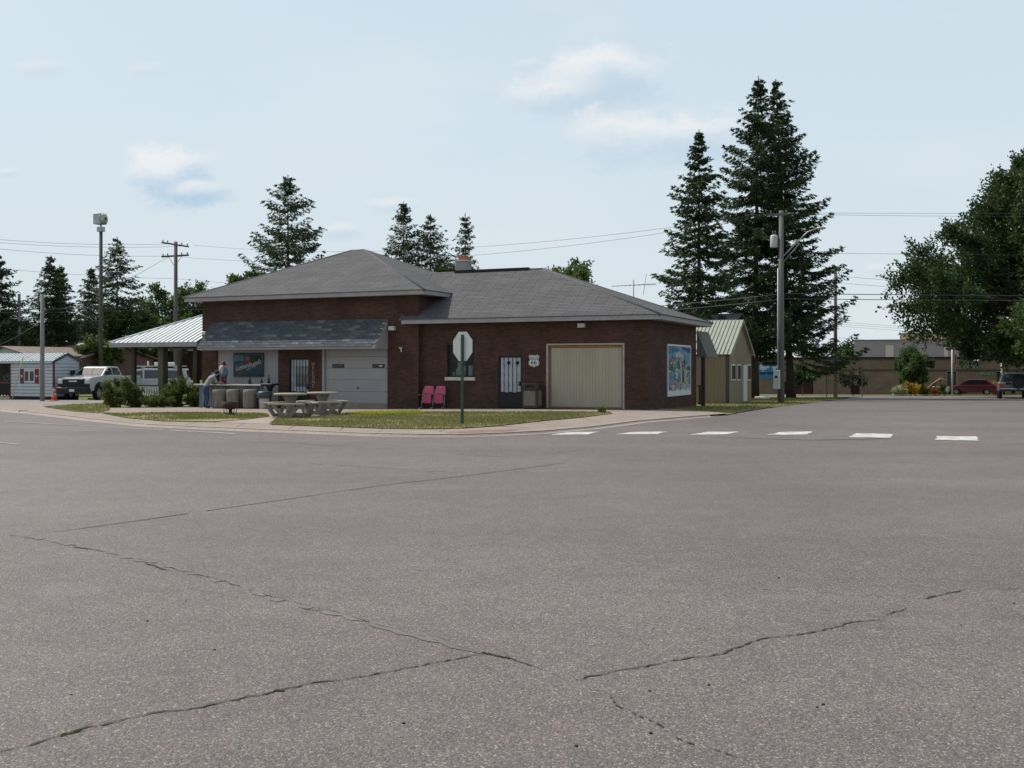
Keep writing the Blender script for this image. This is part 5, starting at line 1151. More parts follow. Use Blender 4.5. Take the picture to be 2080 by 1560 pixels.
# ------------------------------------------------------------------ vehicles
M_tyre = mat('tyre', (.015, .015, .015), .85, .2, 8); M_rim = mat('rim', (.35, .35, .36), .35, .1, 6, metal=.7); M_carglass = mat('car_glass', (.012, .016, .02), .05, .1, 3, spec=.8); M_blackpl = mat('black_plastic', (.014, .014, .015), .55, .15, 6)
def wheel(parent, x, y, r, w, sgn):
    m_ = MB(); n_ = 20; pr = [(r * .62, -w / 2), (r * .93, -w / 2), (r, -w * .36), (r, w * .36), (r * .93, w / 2), (r * .62, w / 2)]
    vs = []
    for a_, b_ in pr: vs += [(x + a_ * math.cos(6.2832 * k / n_), y + b_, r + a_ * math.sin(6.2832 * k / n_)) for k in range(n_)]
    fs = [(i * n_ + k, i * n_ + (k + 1) % n_, ((i + 1) % 6) * n_ + (k + 1) % n_, ((i + 1) % 6) * n_ + k) for i in range(6) for k in range(n_)]
    m_._add(vs, fs, True); o = m_.build('tyre', M_tyre, parent)
    m_ = MB(); m_.cyl((x, y - w * .3, r), (x, y + w * .3, r), r * .615, n=16)
    for k in range(5):
        a_ = 1.2566 * k; m_.box(x - .03, x + .03, y + sgn * w * .3 - .012, y + sgn * w * .3 + .012, r - .03, r + .03)
        c_, s_ = math.cos(a_), math.sin(a_); m_.slab([(x + c_ * .05 - s_ * .03, y + sgn * w * .31, r + s_ * .05 + c_ * .03), (x + c_ * .05 + s_ * .03, y + sgn * w * .31, r + s_ * .05 - c_ * .03), (x + c_ * r * .55 + s_ * .025, y + sgn * w * .31, r + s_ * r * .55 - c_ * .025), (x + c_ * r * .55 - s_ * .025, y + sgn * w * .31, r + s_ * r * .55 + c_ * .025)], (0, sgn * .03, 0))
    m_.build('rim', M_rim, o)
def loft(prof, stations):
    """side profile (x,z) swept through (y, inset) stations; inset pulls the outline in to round the flanks"""
    m_ = MB(); n_ = len(prof); cx_ = sum(p[0] for p in prof) / n_; cz_ = sum(p[1] for p in prof) / n_
    vs = []
    for (y, i_) in stations:
        for (x, z) in prof:
            dx_, dz_ = x - cx_, z - cz_; L_ = math.hypot(dx_, dz_); vs.append((x - dx_ / L_ * i_, y, z - dz_ / L_ * i_))
    fs = [(s_ * n_ + k, s_ * n_ + (k + 1) % n_, (s_ + 1) * n_ + (k + 1) % n_, (s_ + 1) * n_ + k) for s_ in range(len(stations) - 1) for k in range(n_)]
    fs += [tuple(range(n_ - 1, -1, -1)), tuple((len(stations) - 1) * n_ + k for k in range(n_))]
    m_._add(vs, fs, False); return m_
def arch(x, r, z0, n_=7):  # wheel-arch points along the sill, left to right
    return [(x + r * math.cos(math.pi * (1 - k / (n_ - 1))), z0 + r * math.sin(math.pi * k / (n_ - 1)) * .92) for k in range(n_)]
def car(name, label, cat, p, heading, W_, low, belt, roofz, prof_low, cabin, paint, wx, wr, side_glass, glass_front=None, glass_back=None, tumble=.18):
    t_ = thing(name, label, cat, p, heading); hw = W_ / 2
    sill = [(prof_low[-1][0], low)] + [q for x in sorted(wx) for q in arch(x, wr * 1.14, low)] + [(prof_low[0][0], low)]
    prof = prof_low + sill
    m_ = loft(prof, [(-hw, .05), (-hw + .05, 0), (hw - .05, 0), (hw, .05)]); m_.build('body', paint, t_, .03)
    def yh(z): return hw - .05 - max(0, z - belt) / (roofz - belt) * tumble
    cb = MB(); n_ = len(cabin); vs = [(x, -yh(z), z) for x, z in cabin] + [(x, yh(z), z) for x, z in cabin]
    cb._add(vs, [tuple(range(n_)), tuple(range(2 * n_ - 1, n_ - 1, -1))] + [(k, k + n_, (k + 1) % n_ + n_, (k + 1) % n_) for k in range(n_)]); cb.build('cabin', paint, t_, .04)
    for pl in side_glass:
        for sg in (-1, 1):
            m_ = MB(); m_.poly([(x, sg * (yh(z) + .012), z) for x, z in pl]); m_.build('side_window', M_carglass, t_)
    for nm, g in (('windscreen', glass_front), ('rear_window', glass_back)):
        if g:
            (xa_, za_), (xb2, zb2) = g; dx_ = .018 if nm == 'windscreen' else -.018
            m_ = MB(); m_.poly([(xa_ + dx_, -yh(za_) + .1, za_), (xa_ + dx_, yh(za_) - .1, za_), (xb2 + dx_, yh(zb2) - .1, zb2), (xb2 + dx_, -yh(zb2) + .1, zb2)]); m_.build(nm, M_carglass, t_)
    for x in wx:
        for sg in (-1, 1): wheel(t_, x, sg * (hw - .12), wr, .24, sg)
    m_ = MB(); m_.box(min(wx) - .3, max(wx) + .3, -hw + .25, hw - .25, low + .02, low + .25); m_.build('underbody', M_blackpl, t_)
    return t_, yh
# pickup, facing the road by the shed: white bonnet, black grille and bumper
M_truckw = mat('truck_white', (.44, .46, .48), .25, .03, 2, coat=.6, spec=.5)
tp = gp(205, 62.0)
TK, yh = car('pickup_truck', 'white pickup truck with black grille and bumper parked by the shed', 'pickup truck', tp, math.radians(-100), 2.06, .55, 1.42, 2.0,
    [(2.72, .55), (2.80, 1.0), (2.72, 1.30), (2.45, 1.36), (1.35, 1.46), (-.55, 1.46), (-.6, 1.40), (-2.85, 1.40), (-2.9, .6)], [(1.42, 1.44), (.66, 1.93), (.25, 2.0), (-.55, 1.97), (-.75, 1.44)], M_truckw, [1.78, -1.85], .43,
    [[(1.12, 1.49), (.62, 1.86), (.34, 1.91), (.32, 1.49)], [(.22, 1.49), (.22, 1.91), (-.45, 1.89), (-.58, 1.49)]], ((1.36, 1.49), (.72, 1.90)), ((-.73, 1.52), (-.60, 1.88)))
m_ = MB(); m_.bbox(2.70, 2.84, -.70, .70, .80, 1.28, .04); GR = m_.build('grille', M_blackpl, TK)
for k in range(4): m_ = MB(); m_.box(2.841, 2.86, -.62, .62, .86 + k * .09, .89 + k * .09); m_.build('grille_bar', M_black, GR)
m_ = MB(); m_.box(2.861, 2.868, -.26, .26, 1.09, 1.16); m_.build('badge_strip', mat('chrome', (.6, .6, .6), .2, .05, 3, metal=.8), GR)
m_ = MB(); m_.bbox(2.62, 2.97, -1.03, 1.03, .42, .79, .06); BM = m_.build('front_bumper', M_blackpl, TK)
m_ = MB(); m_.box(2.971, 2.98, -.16, .16, .52, .66); m_.build('licence_plate', M_whitepaint, BM)
for sg in (-1, 1):
    m_ = MB(); m_.bbox(2.58, 2.83, sg * .86 - .155, sg * .86 + .155, 1.0, 1.24, .03); m_.build('headlight', mat('lamp_glass', (.50, .52, .53), .1, .05, 4, spec=.7), TK)
    m_ = MB(); m_.bbox(2.56, 2.80, sg * .86 - .16, sg * .86 + .16, .795, .995, .02); m_.build('lamp_surround', M_blackpl, TK)
    m_ = MB(); m_.bbox(1.05, 1.22, sg * 1.14 - .13, sg * 1.14 + .13, 1.48, 1.76, .04); m_.build('mirror', M_blackpl, TK)
    m_ = MB(); m_.bbox(.05, .25, sg * 1.032 - .015, sg * 1.032 + .015, 1.28, 1.32, .005); m_.build('door_handle', M_blackpl, TK)
    m_ = MB(); m_.tube([(1.78 + .54 * math.cos(t_ * math.pi / 8), sg * 1.03, .5 + .54 * math.sin(t_ * math.pi / 8)) for t_ in range(9)], .05, 6); m_.build('wheel_flare', M_blackpl, TK)
for x in (.0, -.5): m_ = MB(); m_.box(x, x + .06, -.75, .75, 2.01, 2.05); m_.build('roof_bar', M_blackpl, TK)
# white service truck behind the pavilion posts
sp2 = gp(305, 66)
SV, yh = car('service_van', 'white crew vehicle with roof rack and gear seen through the pavilion', 'van', sp2, math.radians(-168), 1.98, .45, 1.15, 1.88,
    [(2.5, .5), (2.52, .95), (2.35, 1.12), (1.25, 1.2), (-2.45, 1.2), (-2.5, .55)], [(1.3, 1.19), (.72, 1.80), (.3, 1.88), (-2.3, 1.86), (-2.42, 1.19)], M_truckw, [1.6, -1.5], .38,
    [[(1.05, 1.24), (.66, 1.72), (.36, 1.76), (.34, 1.24)], [(.24, 1.24), (.24, 1.77), (-.62, 1.76), (-.75, 1.24)], [(-.88, 1.24), (-.76, 1.76), (-2.1, 1.74), (-2.2, 1.24)]], ((1.27, 1.24), (.78, 1.77)), ((-2.4, 1.3), (-2.32, 1.75)))
for x in (.4, -1.6): m_ = MB(); m_.box(x, x + .06, -.8, .8, 1.9, 2.0); m_.build('rack_bar', M_steel, SV)
for y in (-.78, .75): m_ = MB(); m_.box(-2.2, .8, y, y + .05, 2.001, 2.05); m_.build('rack_rail', M_whitepaint, SV)
m_ = MB(); m_.bbox(-1.5, -.3, -.5, .4, 2.06, 2.28, .04); m_.build('roof_box', M_whitepaint, SV); m_ = MB(); m_.cyl((.1, .2, 2.05), (.1, .2, 2.35), .06, .05, 8); m_.build('beacon', mat('beacon_white', (.6, .62, .65), .3, .05, 4), SV)
for sg in (-1, 1): m_ = MB(); m_.bbox(2.36, 2.5, sg * .75 - .16, sg * .75 + .16, .82, 1.0, .02); m_.build('headlight', MATS['lamp_glass'], SV)
# light coloured car behind the shed corner
cp = gp(168, 70)
CR, yh = car('parked_car', 'pale red and white car half hidden behind the white shed', 'car', cp, math.radians(-150), 1.75, .3, .92, 1.45, [(2.1, .4), (2.12, .7), (1.9, .86), (1.0, .95), (-1.9, .95), (-2.1, .8), (-2.1, .4)], [(1.05, .94), (.4, 1.42), (.0, 1.45), (-1.2, 1.40), (-1.75, .94)], mat('car_pale', (.50, .30, .30), .3, .05, 2, coat=.5), [1.3, -1.3], .31, [[(.8, .98), (.36, 1.34), (-.3, 1.36), (-.3, .98)], [(-.4, .98), (-.4, 1.36), (-1.1, 1.32), (-1.45, .98)]], ((1.02, .98), (.45, 1.38)), ((-1.7, .99), (-1.25, 1.36)))
# maroon hatchback across the street
mp_ = gp(1973, 97)
MC, yh = car('maroon_car', 'maroon hatchback parked by the flagpole across the street', 'car', mp_, math.radians(180 - 22), 1.78, .28, .9, 1.52, [(2.15, .35), (2.2, .62), (2.0, .78), (1.15, .96), (-1.95, 1.0), (-2.15, .85), (-2.15, .4)], [(1.25, .95), (.45, 1.45), (.0, 1.52), (-1.3, 1.48), (-2.0, .99)], mat('maroon_paint', (.11, .010, .022), .25, .05, 2, coat=.6), [1.35, -1.3], .32, [[(.95, 1.0), (.42, 1.40), (-.15, 1.43), (-.15, 1.0)], [(-.22, 1.0), (-.22, 1.43), (-1.2, 1.40), (-1.55, 1.02)]], ((1.2, 1.0), (.5, 1.42)), ((-1.96, 1.04), (-1.36, 1.44)))
m_ = MB(); m_.box(-.8, .2, -.45, -.4, 1.53, 1.56); m_.box(-.8, .2, .4, .45, 1.53, 1.56); m_.build('roof_rail', M_rim, MC)
for sg in (-1, 1): m_ = MB(); m_.bbox(1.98, 2.17, sg * .68 - .16, sg * .68 + .16, .66, .8, .02); m_.build('headlight', MATS['lamp_glass'], MC); m_ = MB(); m_.bbox(-2.16, -2.02, sg * .7 - .14, sg * .7 + .14, .78, .98, .02); m_.build('tail_light', MATS['sign_red'], MC)
# grey off-roader seen from behind
M_gp = mat('grey_paint', (.12, .13, .13), .35, .06, 2, coat=.4)
op = gp(2056, 70.5)
OR, yh = car('off_road_vehicle', 'grey off-road vehicle seen from behind at the right edge', 'car', op, math.radians(66), 1.84, .55, 1.12, 1.80, [(2.05, .6), (2.08, .98), (1.9, 1.1), (.95, 1.16), (-2.0, 1.16), (-2.08, 1.1), (-2.08, .62)], [(.98, 1.15), (.62, 1.74), (.3, 1.80), (-1.8, 1.80), (-2.0, 1.15)], M_gp, [1.35, -1.3], .39, [[(.75, 1.2), (.5, 1.68), (-.2, 1.70), (-.2, 1.2)], [(-.3, 1.2), (-.3, 1.70), (-1.65, 1.70), (-1.8, 1.2)]], ((.96, 1.2), (.66, 1.7)), ((-1.99, 1.22), (-1.83, 1.72)))
m_ = MB(); m_.bbox(-2.28, -2.06, -.88, .88, .58, .76, .04); BMo = m_.build('rear_bumper', M_blackpl, OR); m_ = MB(); m_.box(-2.29, -2.281, -.85, .85, .70, .74); m_.build('bumper_trim', mat('chrome', (.6, .6, .6), .2), BMo)
for sg in (-1, 1): m_ = MB(); m_.bbox(-2.13, -2.07, sg * .76 - .09, sg * .76 + .09, .80, 1.06, .01); m_.build('tail_light', MATS['sign_red'], OR)
m_ = MB(); m_.box(-2.1, -2.084, .12, .50, 1.0, 1.14); m_.build('badge_panel', M_blackpl, OR)

m_ = MB(); m_.cyl((-2.1, -.28, 1.08), (-2.32, -.28, 1.08), .37, n=20); SWo = m_.build('spare_wheel', M_tyre, OR); m_ = MB(); m_.cyl((-2.321, -.28, 1.08), (-2.33, -.28, 1.08), .2, n=16); m_.build('spare_cover', M_blackpl, SWo)
m_ = MB(); m_.box(-1.9, -1.2, -.12, .12, .38, .56); m_.build('axle', M_blackpl, OR)

# ------------------------------------------------------------------ poles, wires, small street things
M_polew = mat('pole_wood', (.14, .128, .122), .9, .2, 5, .1, stretch=(1, 1, .1), fine=.15); M_poled = mat('pole_wood_dark', (.10, .085, .075), .9, .2, 5, .1, stretch=(1, 1, .1)); M_insul = mat('insulator', (.10, .09, .085), .4, .1, 5); M_galv = mat('galvanised', (.40, .42, .42), .5, .1, 4, metal=.3); M_wire = mat('wire_grey', (.07, .07, .075), .6, .1, 4)
def pole(name, label, px, py_base, py_top, d, r, wood, group='utility poles'):
    p = gp(px, d); h = EYE + (HZ - py_top) / F * d - p.z; t_ = thing(name, label, 'pole', p, math.radians(-24), group)
    m_ = MB(); m_.cyl((0, 0, -.4), (0, 0, h), r, r * .72, 12); m_.build('shaft', wood, t_); return t_, h
def zrel(t_, py): return EYE + (HZ - py) / F * t_.location.y - t_.location.z
P1, h1 = pole('utility_pole', 'wooden utility pole with transformer and lamp arm before the tall spruces', 1587, 820, 428, 52.0, .16, M_polew)
m_ = MB(); z_ = zrel(P1, 436); m_.box(-.55, .35, -.2, -.1, z_ - .06, z_ + .06); m_.build('crossarm', M_polew, P1)
for x in (-.5, .28): m_ = MB(); m_.lathe([(.03, .06), (.05, .1), (.03, .2)], x, -.15, z_, 8); m_.build('insulator', M_insul, P1)
m_ = MB(); z_ = zrel(P1, 502); m_.lathe([(.19, 0), (.20, .04), (.20, .56), (.17, .62), (.06, .66)], -.36, 0, z_, 14); TF = m_.build('transformer', mat('transformer_grey', (.42, .45, .45), .5, .08, 4), P1)
for x in (-.42, -.30): m_ = MB(); m_.lathe([(.03, .64), (.045, .7), (.03, .78), (.02, .86)], x, 0, z_, 8); m_.build('bushing', M_insul, TF)
m_ = MB(); z_ = zrel(P1, 520); z2_ = zrel(P1, 468); m_.tube([(.12, 0, z_), (.6, 0, z_ + .5), (1.3, 0, z2_ - .15), (1.75, 0, z2_)], .035, 8); m_.tube([(.12, 0, z_ - .3), (.9, 0, z_ + .6)], .02, 6); LA = m_.build('lamp_arm', M_galv, P1)
m_ = MB(); m_.lathe([(.06, .06), (.16, 0), (.13, -.06), (.02, -.08)], 1.95, 0, z2_ + .02, 12, 1.7, 1); m_.build('street_lamp_head', M_galv, LA)
m_ = MB(); m_.cyl((-.17, -.06, .2), (-.15, -.06, zrel(P1, 545)), .035, n=8); m_.build('conduit', M_galv, P1)
za, zb_ = zrel(P1, 790), zrel(P1, 752); m_ = MB(); m_.bbox(-.36, -.02, -.32, -.17, za, zb_, .015); MBx = m_.build('meter_box', mat('meter_grey', (.50, .53, .54), .5, .06, 4), P1)
m_ = MB(); m_.cyl((-.2, -.321, za + .62), (-.2, -.38, za + .62), .07, n=12); m_.build('meter', M_glass, MBx)
P2, h2p = pole('utility_pole', 'thin wooden pole right of the tall spruces, by the cross street', 1697, 808, 546, 76.0, .15, M_polew)
P3, h3 = pole('utility_pole', 'wooden utility pole with two crossarms behind the pavilion', 357, 800, 491, 74.0, .17, M_polew)
for py_, ln, tilt in ((497, 1.25, -.17), (520, 1.25, 0)):
    z_ = zrel(P3, py_); m_ = MB(); m_.slab([(-ln, -.12, z_ - ln * tilt - .06), (ln, -.12, z_ + ln * tilt - .06), (ln, -.12, z_ + ln * tilt + .06), (-ln, -.12, z_ - ln * tilt + .06)], (0, .1, 0)); CA = m_.build('crossarm', M_poled, P3)
    for u in (-.9, -.55, .5, .92): m_ = MB(); m_.lathe([(.025, .05), (.05, .1), (.03, .2)], u * ln, -.08, z_ + u * ln * tilt + .02, 8); m_.build('insulator', M_insul, CA)
for sg in (-1, 1): m_ = MB(); m_.tube([(sg * .6, -.06, zrel(P3, 522)), (0, -.1, zrel(P3, 541))], .018, 5); m_.build('brace', M_poled, P3)
P4, h4 = pole('siren_pole', 'tall pole carrying a box and round siren horn above the left trees', 205, 760, 470, 78.0, .17, M_poled, 'utility poles')
z_ = zrel(P4, 470); m_ = MB(); m_.bbox(-.24, .24, -.2, .2, z_ - .02, z_ + .34, .02); m_.build('control_box', M_galv, P4)
m_ = MB(); m_.cyl((0, 0, z_ + .34), (0, 0, z_ + .5), .06, n=8); m_.build('neck', M_galv, P4)
z2_ = zrel(P4, 445); m_ = MB(); m_.bbox(-.44, .26, -.36, .34, z2_ - .40, z2_ + .42, .02); SB = m_.build('siren_box', M_galv, P4)
m_ = MB(); vs = [(.2, .0, .0)]; n_ = 18
for r_, yy in ((.12, .3), (.3, .1), (.46, -.15), (.44, -.13), (.1, .2)): vs += [(.34 + yy * .5, r_ * math.cos(6.2832 * k / n_), r_ * math.sin(6.2832 * k / n_)) for k in range(n_)]
m_._add([(x, y, z + z2_) for x, y, z in vs[1:]], [(i * n_ + k, i * n_ + (k + 1) % n_, (i + 1) * n_ + (k + 1) % n_, (i + 1) * n_ + k) for i in range(4) for k in range(n_)], True); m_.build('horn', M_galv, SB)
P5, h5 = pole('street_light_pole', 'grey street light pole in front of the white shed', 86, 809, 598, 57.0, .13, mat('pole_grey', (.22, .21, .21), .8, .12, 5), 'street light poles')
m_ = MB(); z_ = zrel(P5, 606); m_.tube([(.1, 0, z_), (.35, 0, z_ + .12), (.7, 0, z_ + .1)], .03, 6); LA = m_.build('lamp_arm', M_galv, P5); m_ = MB(); m_.lathe([(.05, .05), (.11, 0), (.02, -.06)], .8, 0, z_ + .09, 10, 1.6, 1); m_.build('street_lamp_head', M_galv, LA)
P6, h6 = pole('utility_pole', 'thin grey pole behind the white shed porch at far left', 39, 790, 597, 82.0, .15, mat('pole_grey', (.22, .21, .21)), 'utility poles')
m_ = MB(); z_ = zrel(P6, 612); m_.box(-.6, .6, -.12, -.04, z_ - .04, z_ + .05); m_.build('crossarm', M_poled, P6)
# thin sign posts by the cross street
for (px, py0, py1, d, lab) in ((1679, 748, 808, 74, 'thin dark sign post left of the far wooden pole'), (1751.5, 742, 806, 80, 'thin grey sign post right of the far wooden pole')):
    p = gp(px, d); t_ = thing('sign_post', lab, 'post', p, .5, 'thin posts by the cross street'); h = EYE + (HZ - py0) / F * d - p.z; m_ = MB(); m_.box(-.03, .03, -.02, .02, -.2, h); m_.build('post', M_poled, t_)
# wires: sagging spans between points given as (px, py, depth)
def wire(a, b, sag, r, lab):
    A, B_ = at(*a), at(*b); pts = []
    for k in range(17):
        u = k / 16; q = A.lerp(B_, u); q.z -= sag * 4 * u * (1 - u); pts.append(q - A)
    m_ = MB(); m_.tube(pts, r * (.75 if r < .018 else .95), 4); o = m_.build('overhead_wire', M_wire, None); o.location = A; tag(o, lab, 'wire', 'overhead wires')
T1 = (1571, 430, 52)
wire((1566, 432, 52), (392, 498, 74), 1.1, .013, 'upper thin wire from the transformer pole to the two-armed pole')
wire((1590, 432, 52.2), (345, 520, 74), 1.3, .013, 'lower thin wire from the transformer pole to the two-armed pole')
wire((1575, 434, 52), (2400, 436, 60), .12, .012, 'highest thin wire right of the transformer pole')
wire((1597, 432, 52), (2400, 431, 60), .05, .012, 'second highest thin wire right of the transformer pole')
wire((1589, 513, 52), (2400, 518, 60), .05, .012, 'lone thin wire right of the transformer')
wire((1697, 560, 76), (2400, 596, 90), .3, .016, 'thin sloping wire from the top of the far wooden pole')
wire((1697, 574, 76), (2400, 606, 90), .3, .016, 'second thin sloping wire from the far wooden pole')
wire((1587, 596, 52), (2300, 602, 55), .02, .026, 'upper thick black cable right of the transformer pole')
wire((1587, 607, 52), (2300, 611, 55), .02, .024, 'lower thick black cable right of the transformer pole')
wire((1587, 597, 52), (900, 640, 70), .3, .022, 'upper thick cable running left behind the brick building roof')
wire((1587, 608, 52), (880, 652, 70), .3, .020, 'lower thick cable running left behind the brick building roof')
for k, (y0_, y1_) in enumerate(((653, 690), (657, 694), (661, 701))): wire((1690, y0_, 80), (2300, y1_, 90), .1, .014, ('uppermost', 'middle', 'lowest')[k] + ' of three close wires above the grey upper storey')
wire((1697, 686, 76), (2300, 712, 90), .2, .015, 'single wire just above the grey upper storey roof')
wire((357, 495, 74), (-300, 452, 60), .5, .014, 'uppermost thin wire left of the two-armed pole')
wire((370, 500, 74), (-300, 460, 60), .5, .014, 'second thin wire left of the two-armed pole')
wire((345, 520, 74), (-300, 465, 60), .5, .014, 'third thin wire left of the two-armed pole')
wire((357, 566, 74), (-300, 512, 60), .3, .013, 'lone thin wire crossing the left spruces')
wire((357, 566, 74), (900, 585, 74), .3, .013, 'thin wire running right from the two-armed pole behind the roof')
wire((357, 622, 74), (-300, 630, 60), .1, .030, 'thick black cable across the left trees')
wire((357, 628, 74), (-300, 636, 60), .1, .020, 'pale cable just under the thick cable at left')
wire((357, 627, 74), (620, 632, 74), .05, .024, 'cable from the two-armed pole to behind the brick building')
wire((357, 638, 74), (88, 650, 60), .2, .014, 'thin low wire from the two-armed pole to the street light')
wire((342, 522, 74), (140, 628, 80), .1, .016, 'slanted guy wire left of the two-armed pole')
wire((86, 650, 57), (0, 700, 66), .1, .016, 'slanted service wire left of the street light pole')
gw = MB(); A = gp(24, 58.5); B_ = at(47, 724, 58.5); gw.tube([(0, 0, 0), B_ - A], .03, 6); o = gw.build('guy_marker', mat('guy_yellow', (.48, .38, .18), .6, .1, 4), None); o.location = A; tag(o, 'slanted yellow guy wire guard in front of the white shed', 'guy wire')
# traffic cone
p = gp(110, 57.5); CN = thing('traffic_cone', 'orange traffic cone with white bands by the driveway', 'cone', p + Vector((0, 0, .04)), 0)
m_ = MB(); m_.bbox(-.2, .2, -.2, .2, 0, .04, .02); m_.build('base', mat('cone_orange', (.62, .085, .02), .5, .08, 4), CN)
for (r0, r1, z0, z1, mt) in ((.15, .115, .04, .28, 'cone_orange'), (.114, .095, .28, .42, 'road_paint'), (.094, .075, .42, .54, 'cone_orange'), (.074, .06, .54, .64, 'road_paint'), (.059, .03, .64, .74, 'cone_orange')):
    m_ = MB(); m_.cyl((0, 0, z0), (0, 0, z1), r0, r1, 14); m_.build('band', MATS[mt], CN)
# yellow parking kerb under the truck
p = gp(178, 60.0); q = gp(330, 61.5); YK = thing('parking_kerb', 'yellow painted parking kerb in front of the pickup', 'kerb', (p + q) / 2, math.atan2(q.y - p.y, q.x - p.x)); L2 = (q - p).length / 2
m_ = MB(); m_.bbox(-L2, L2, -.09, .09, 0, .13, .03); m_.build('block', mat('kerb_yellow', (.52, .46, .05), .8, .12, 4), YK)
# orange marker sign beyond the truck
p = gp(217, 80); OS = thing('orange_marker', 'small orange marker sign on a white stake beyond the pickup', 'sign', p, 0); h = EYE + (HZ - 728) / F * 80 - p.z
m_ = MB(); m_.box(-.02, .02, -.02, .02, -.1, h); m_.build('stake', M_whitepaint, OS); m_ = MB(); m_.box(-.11, .11, -.035, -.021, h - .24, h); m_.build('plate', MATS['cone_orange'], OS)
# white pipe on the lawn by the left spruce trunk
p = gp(1548, 66); PI_ = thing('white_pipe', 'length of white pipe lying at the foot of the spruce', 'pipe', p, 0); m_ = MB(); m_.tube([(-.45, 0, .1), (.55, .3, .1)], .09, 10); m_.build('tube', M_whitepaint, PI_)
# red timber sculpture among the flowers of the far building
p = gp(1866, 96); SCU = thing('timber_sculpture', 'leaning reddish timber frame sculpture among flowers before the far building', 'sculpture', p, math.radians(-10))
M_redw = mat('red_timber', (.20, .075, .055), .8, .2, 5); M_palew = mat('pale_timber', (.42, .26, .15), .8, .15, 5)
for a_, b_, r_, mt in (((0, 0, 0), (1.25, 0, 1.05), .07, M_palew), ((.35, .3, .05), (1.7, .1, 1.3), .09, M_redw), ((1.2, 0, 1.0), (2.0, 0, 1.6), .1, M_palew), ((1.95, 0, 1.58), (2.5, .1, 1.38), .05, M_palew), ((1.9, 0, 1.4), (2.1, .3, .8), .06, M_redw), ((1.2, .3, .75), (2.0, .3, .75), .07, M_galv), ((1.5, .4, 0), (1.5, .3, .9), .06, M_dark)):
    m_ = MB(); m_.tube([a_, b_], r_, 6); m_.build('beam', mt, SCU)
p = gp(1924.5, 96); SGN = thing('lawn_sign', 'small white sign at the foot of the flagpole', 'sign', p, 0); m_ = MB(); m_.box(-.16, .16, -.02, 0, .35, .75); m_.build('plate', M_whitepaint, SGN); m_ = MB(); m_.box(-.02, .02, .001, .03, -.1, .7); m_.build('stake', M_steel, SGN)
# ------------------------------------------------------------------ vegetation
def quads_obj(name, V, Q, material, parent=None):
    me = bpy.data.meshes.new(name); nv, nf = len(V), len(Q)
    me.vertices.add(nv); me.vertices.foreach_set('co', np.asarray(V, np.float32).ravel())
    k = Q.shape[1]; me.loops.add(nf * k); me.loops.foreach_set('vertex_index', Q.astype(np.int32).ravel())
    me.polygons.add(nf); me.polygons.foreach_set('loop_start', np.arange(0, nf * k, k, dtype=np.int32)); me.polygons.foreach_set('loop_total', np.full(nf, k, np.int32))
    me.update(calc_edges=True); me.materials.append(material)
    o = bpy.data.objects.new(name, me); COL.objects.link(o)
    if parent: o.parent = parent
    return o
def unit(a): return a / np.maximum(np.linalg.norm(a, axis=-1, keepdims=True), 1e-9)
def leaf_quads(P, D, Ln, Wd, rng):
    """diamond leaves at points P along directions D"""
    n = len(P); D = unit(D); S = unit(np.cross(D, rng.normal(size=(n, 3))))
    Ln = np.asarray(Ln).reshape(-1, 1); Wd = np.asarray(Wd).reshape(-1, 1)
    V = np.stack([P, P + D * Ln * .45 + S * Wd * .5, P + D * Ln, P + D * Ln * .45 - S * Wd * .5], 1).reshape(-1, 3)
    return V, np.arange(4 * n).reshape(n, 4)
M_bark = mat('bark', (.055, .042, .034), .95, .25, 5, .3, stretch=(1, 1, .25)); M_barkl = mat('pale_bark', (.20, .17, .13), .9, .25, 5, .2, stretch=(1, 1, .25))
LM = dict(spruce=leaf_mat('spruce_needles', (.020, .042, .017), (.066, .104, .038), .18), spruce2=leaf_mat('spruce_needles_light', (.026, .050, .018), (.078, .115, .040), .2),
          maple=leaf_mat('maple_leaves', (.020, .048, .014), (.078, .125, .038), .28), broad=leaf_mat('broad_leaves', (.035, .07, .016), (.11, .16, .045), .38), poplar=leaf_mat('poplar_leaves', (.07, .12, .03), (.15, .21, .07), .3),
          bush=leaf_mat('bush_leaves', (.045, .075, .016), (.18, .20, .06), .42), dusk=leaf_mat('dark_leaves', (.022, .026, .016), (.06, .062, .035), .2))
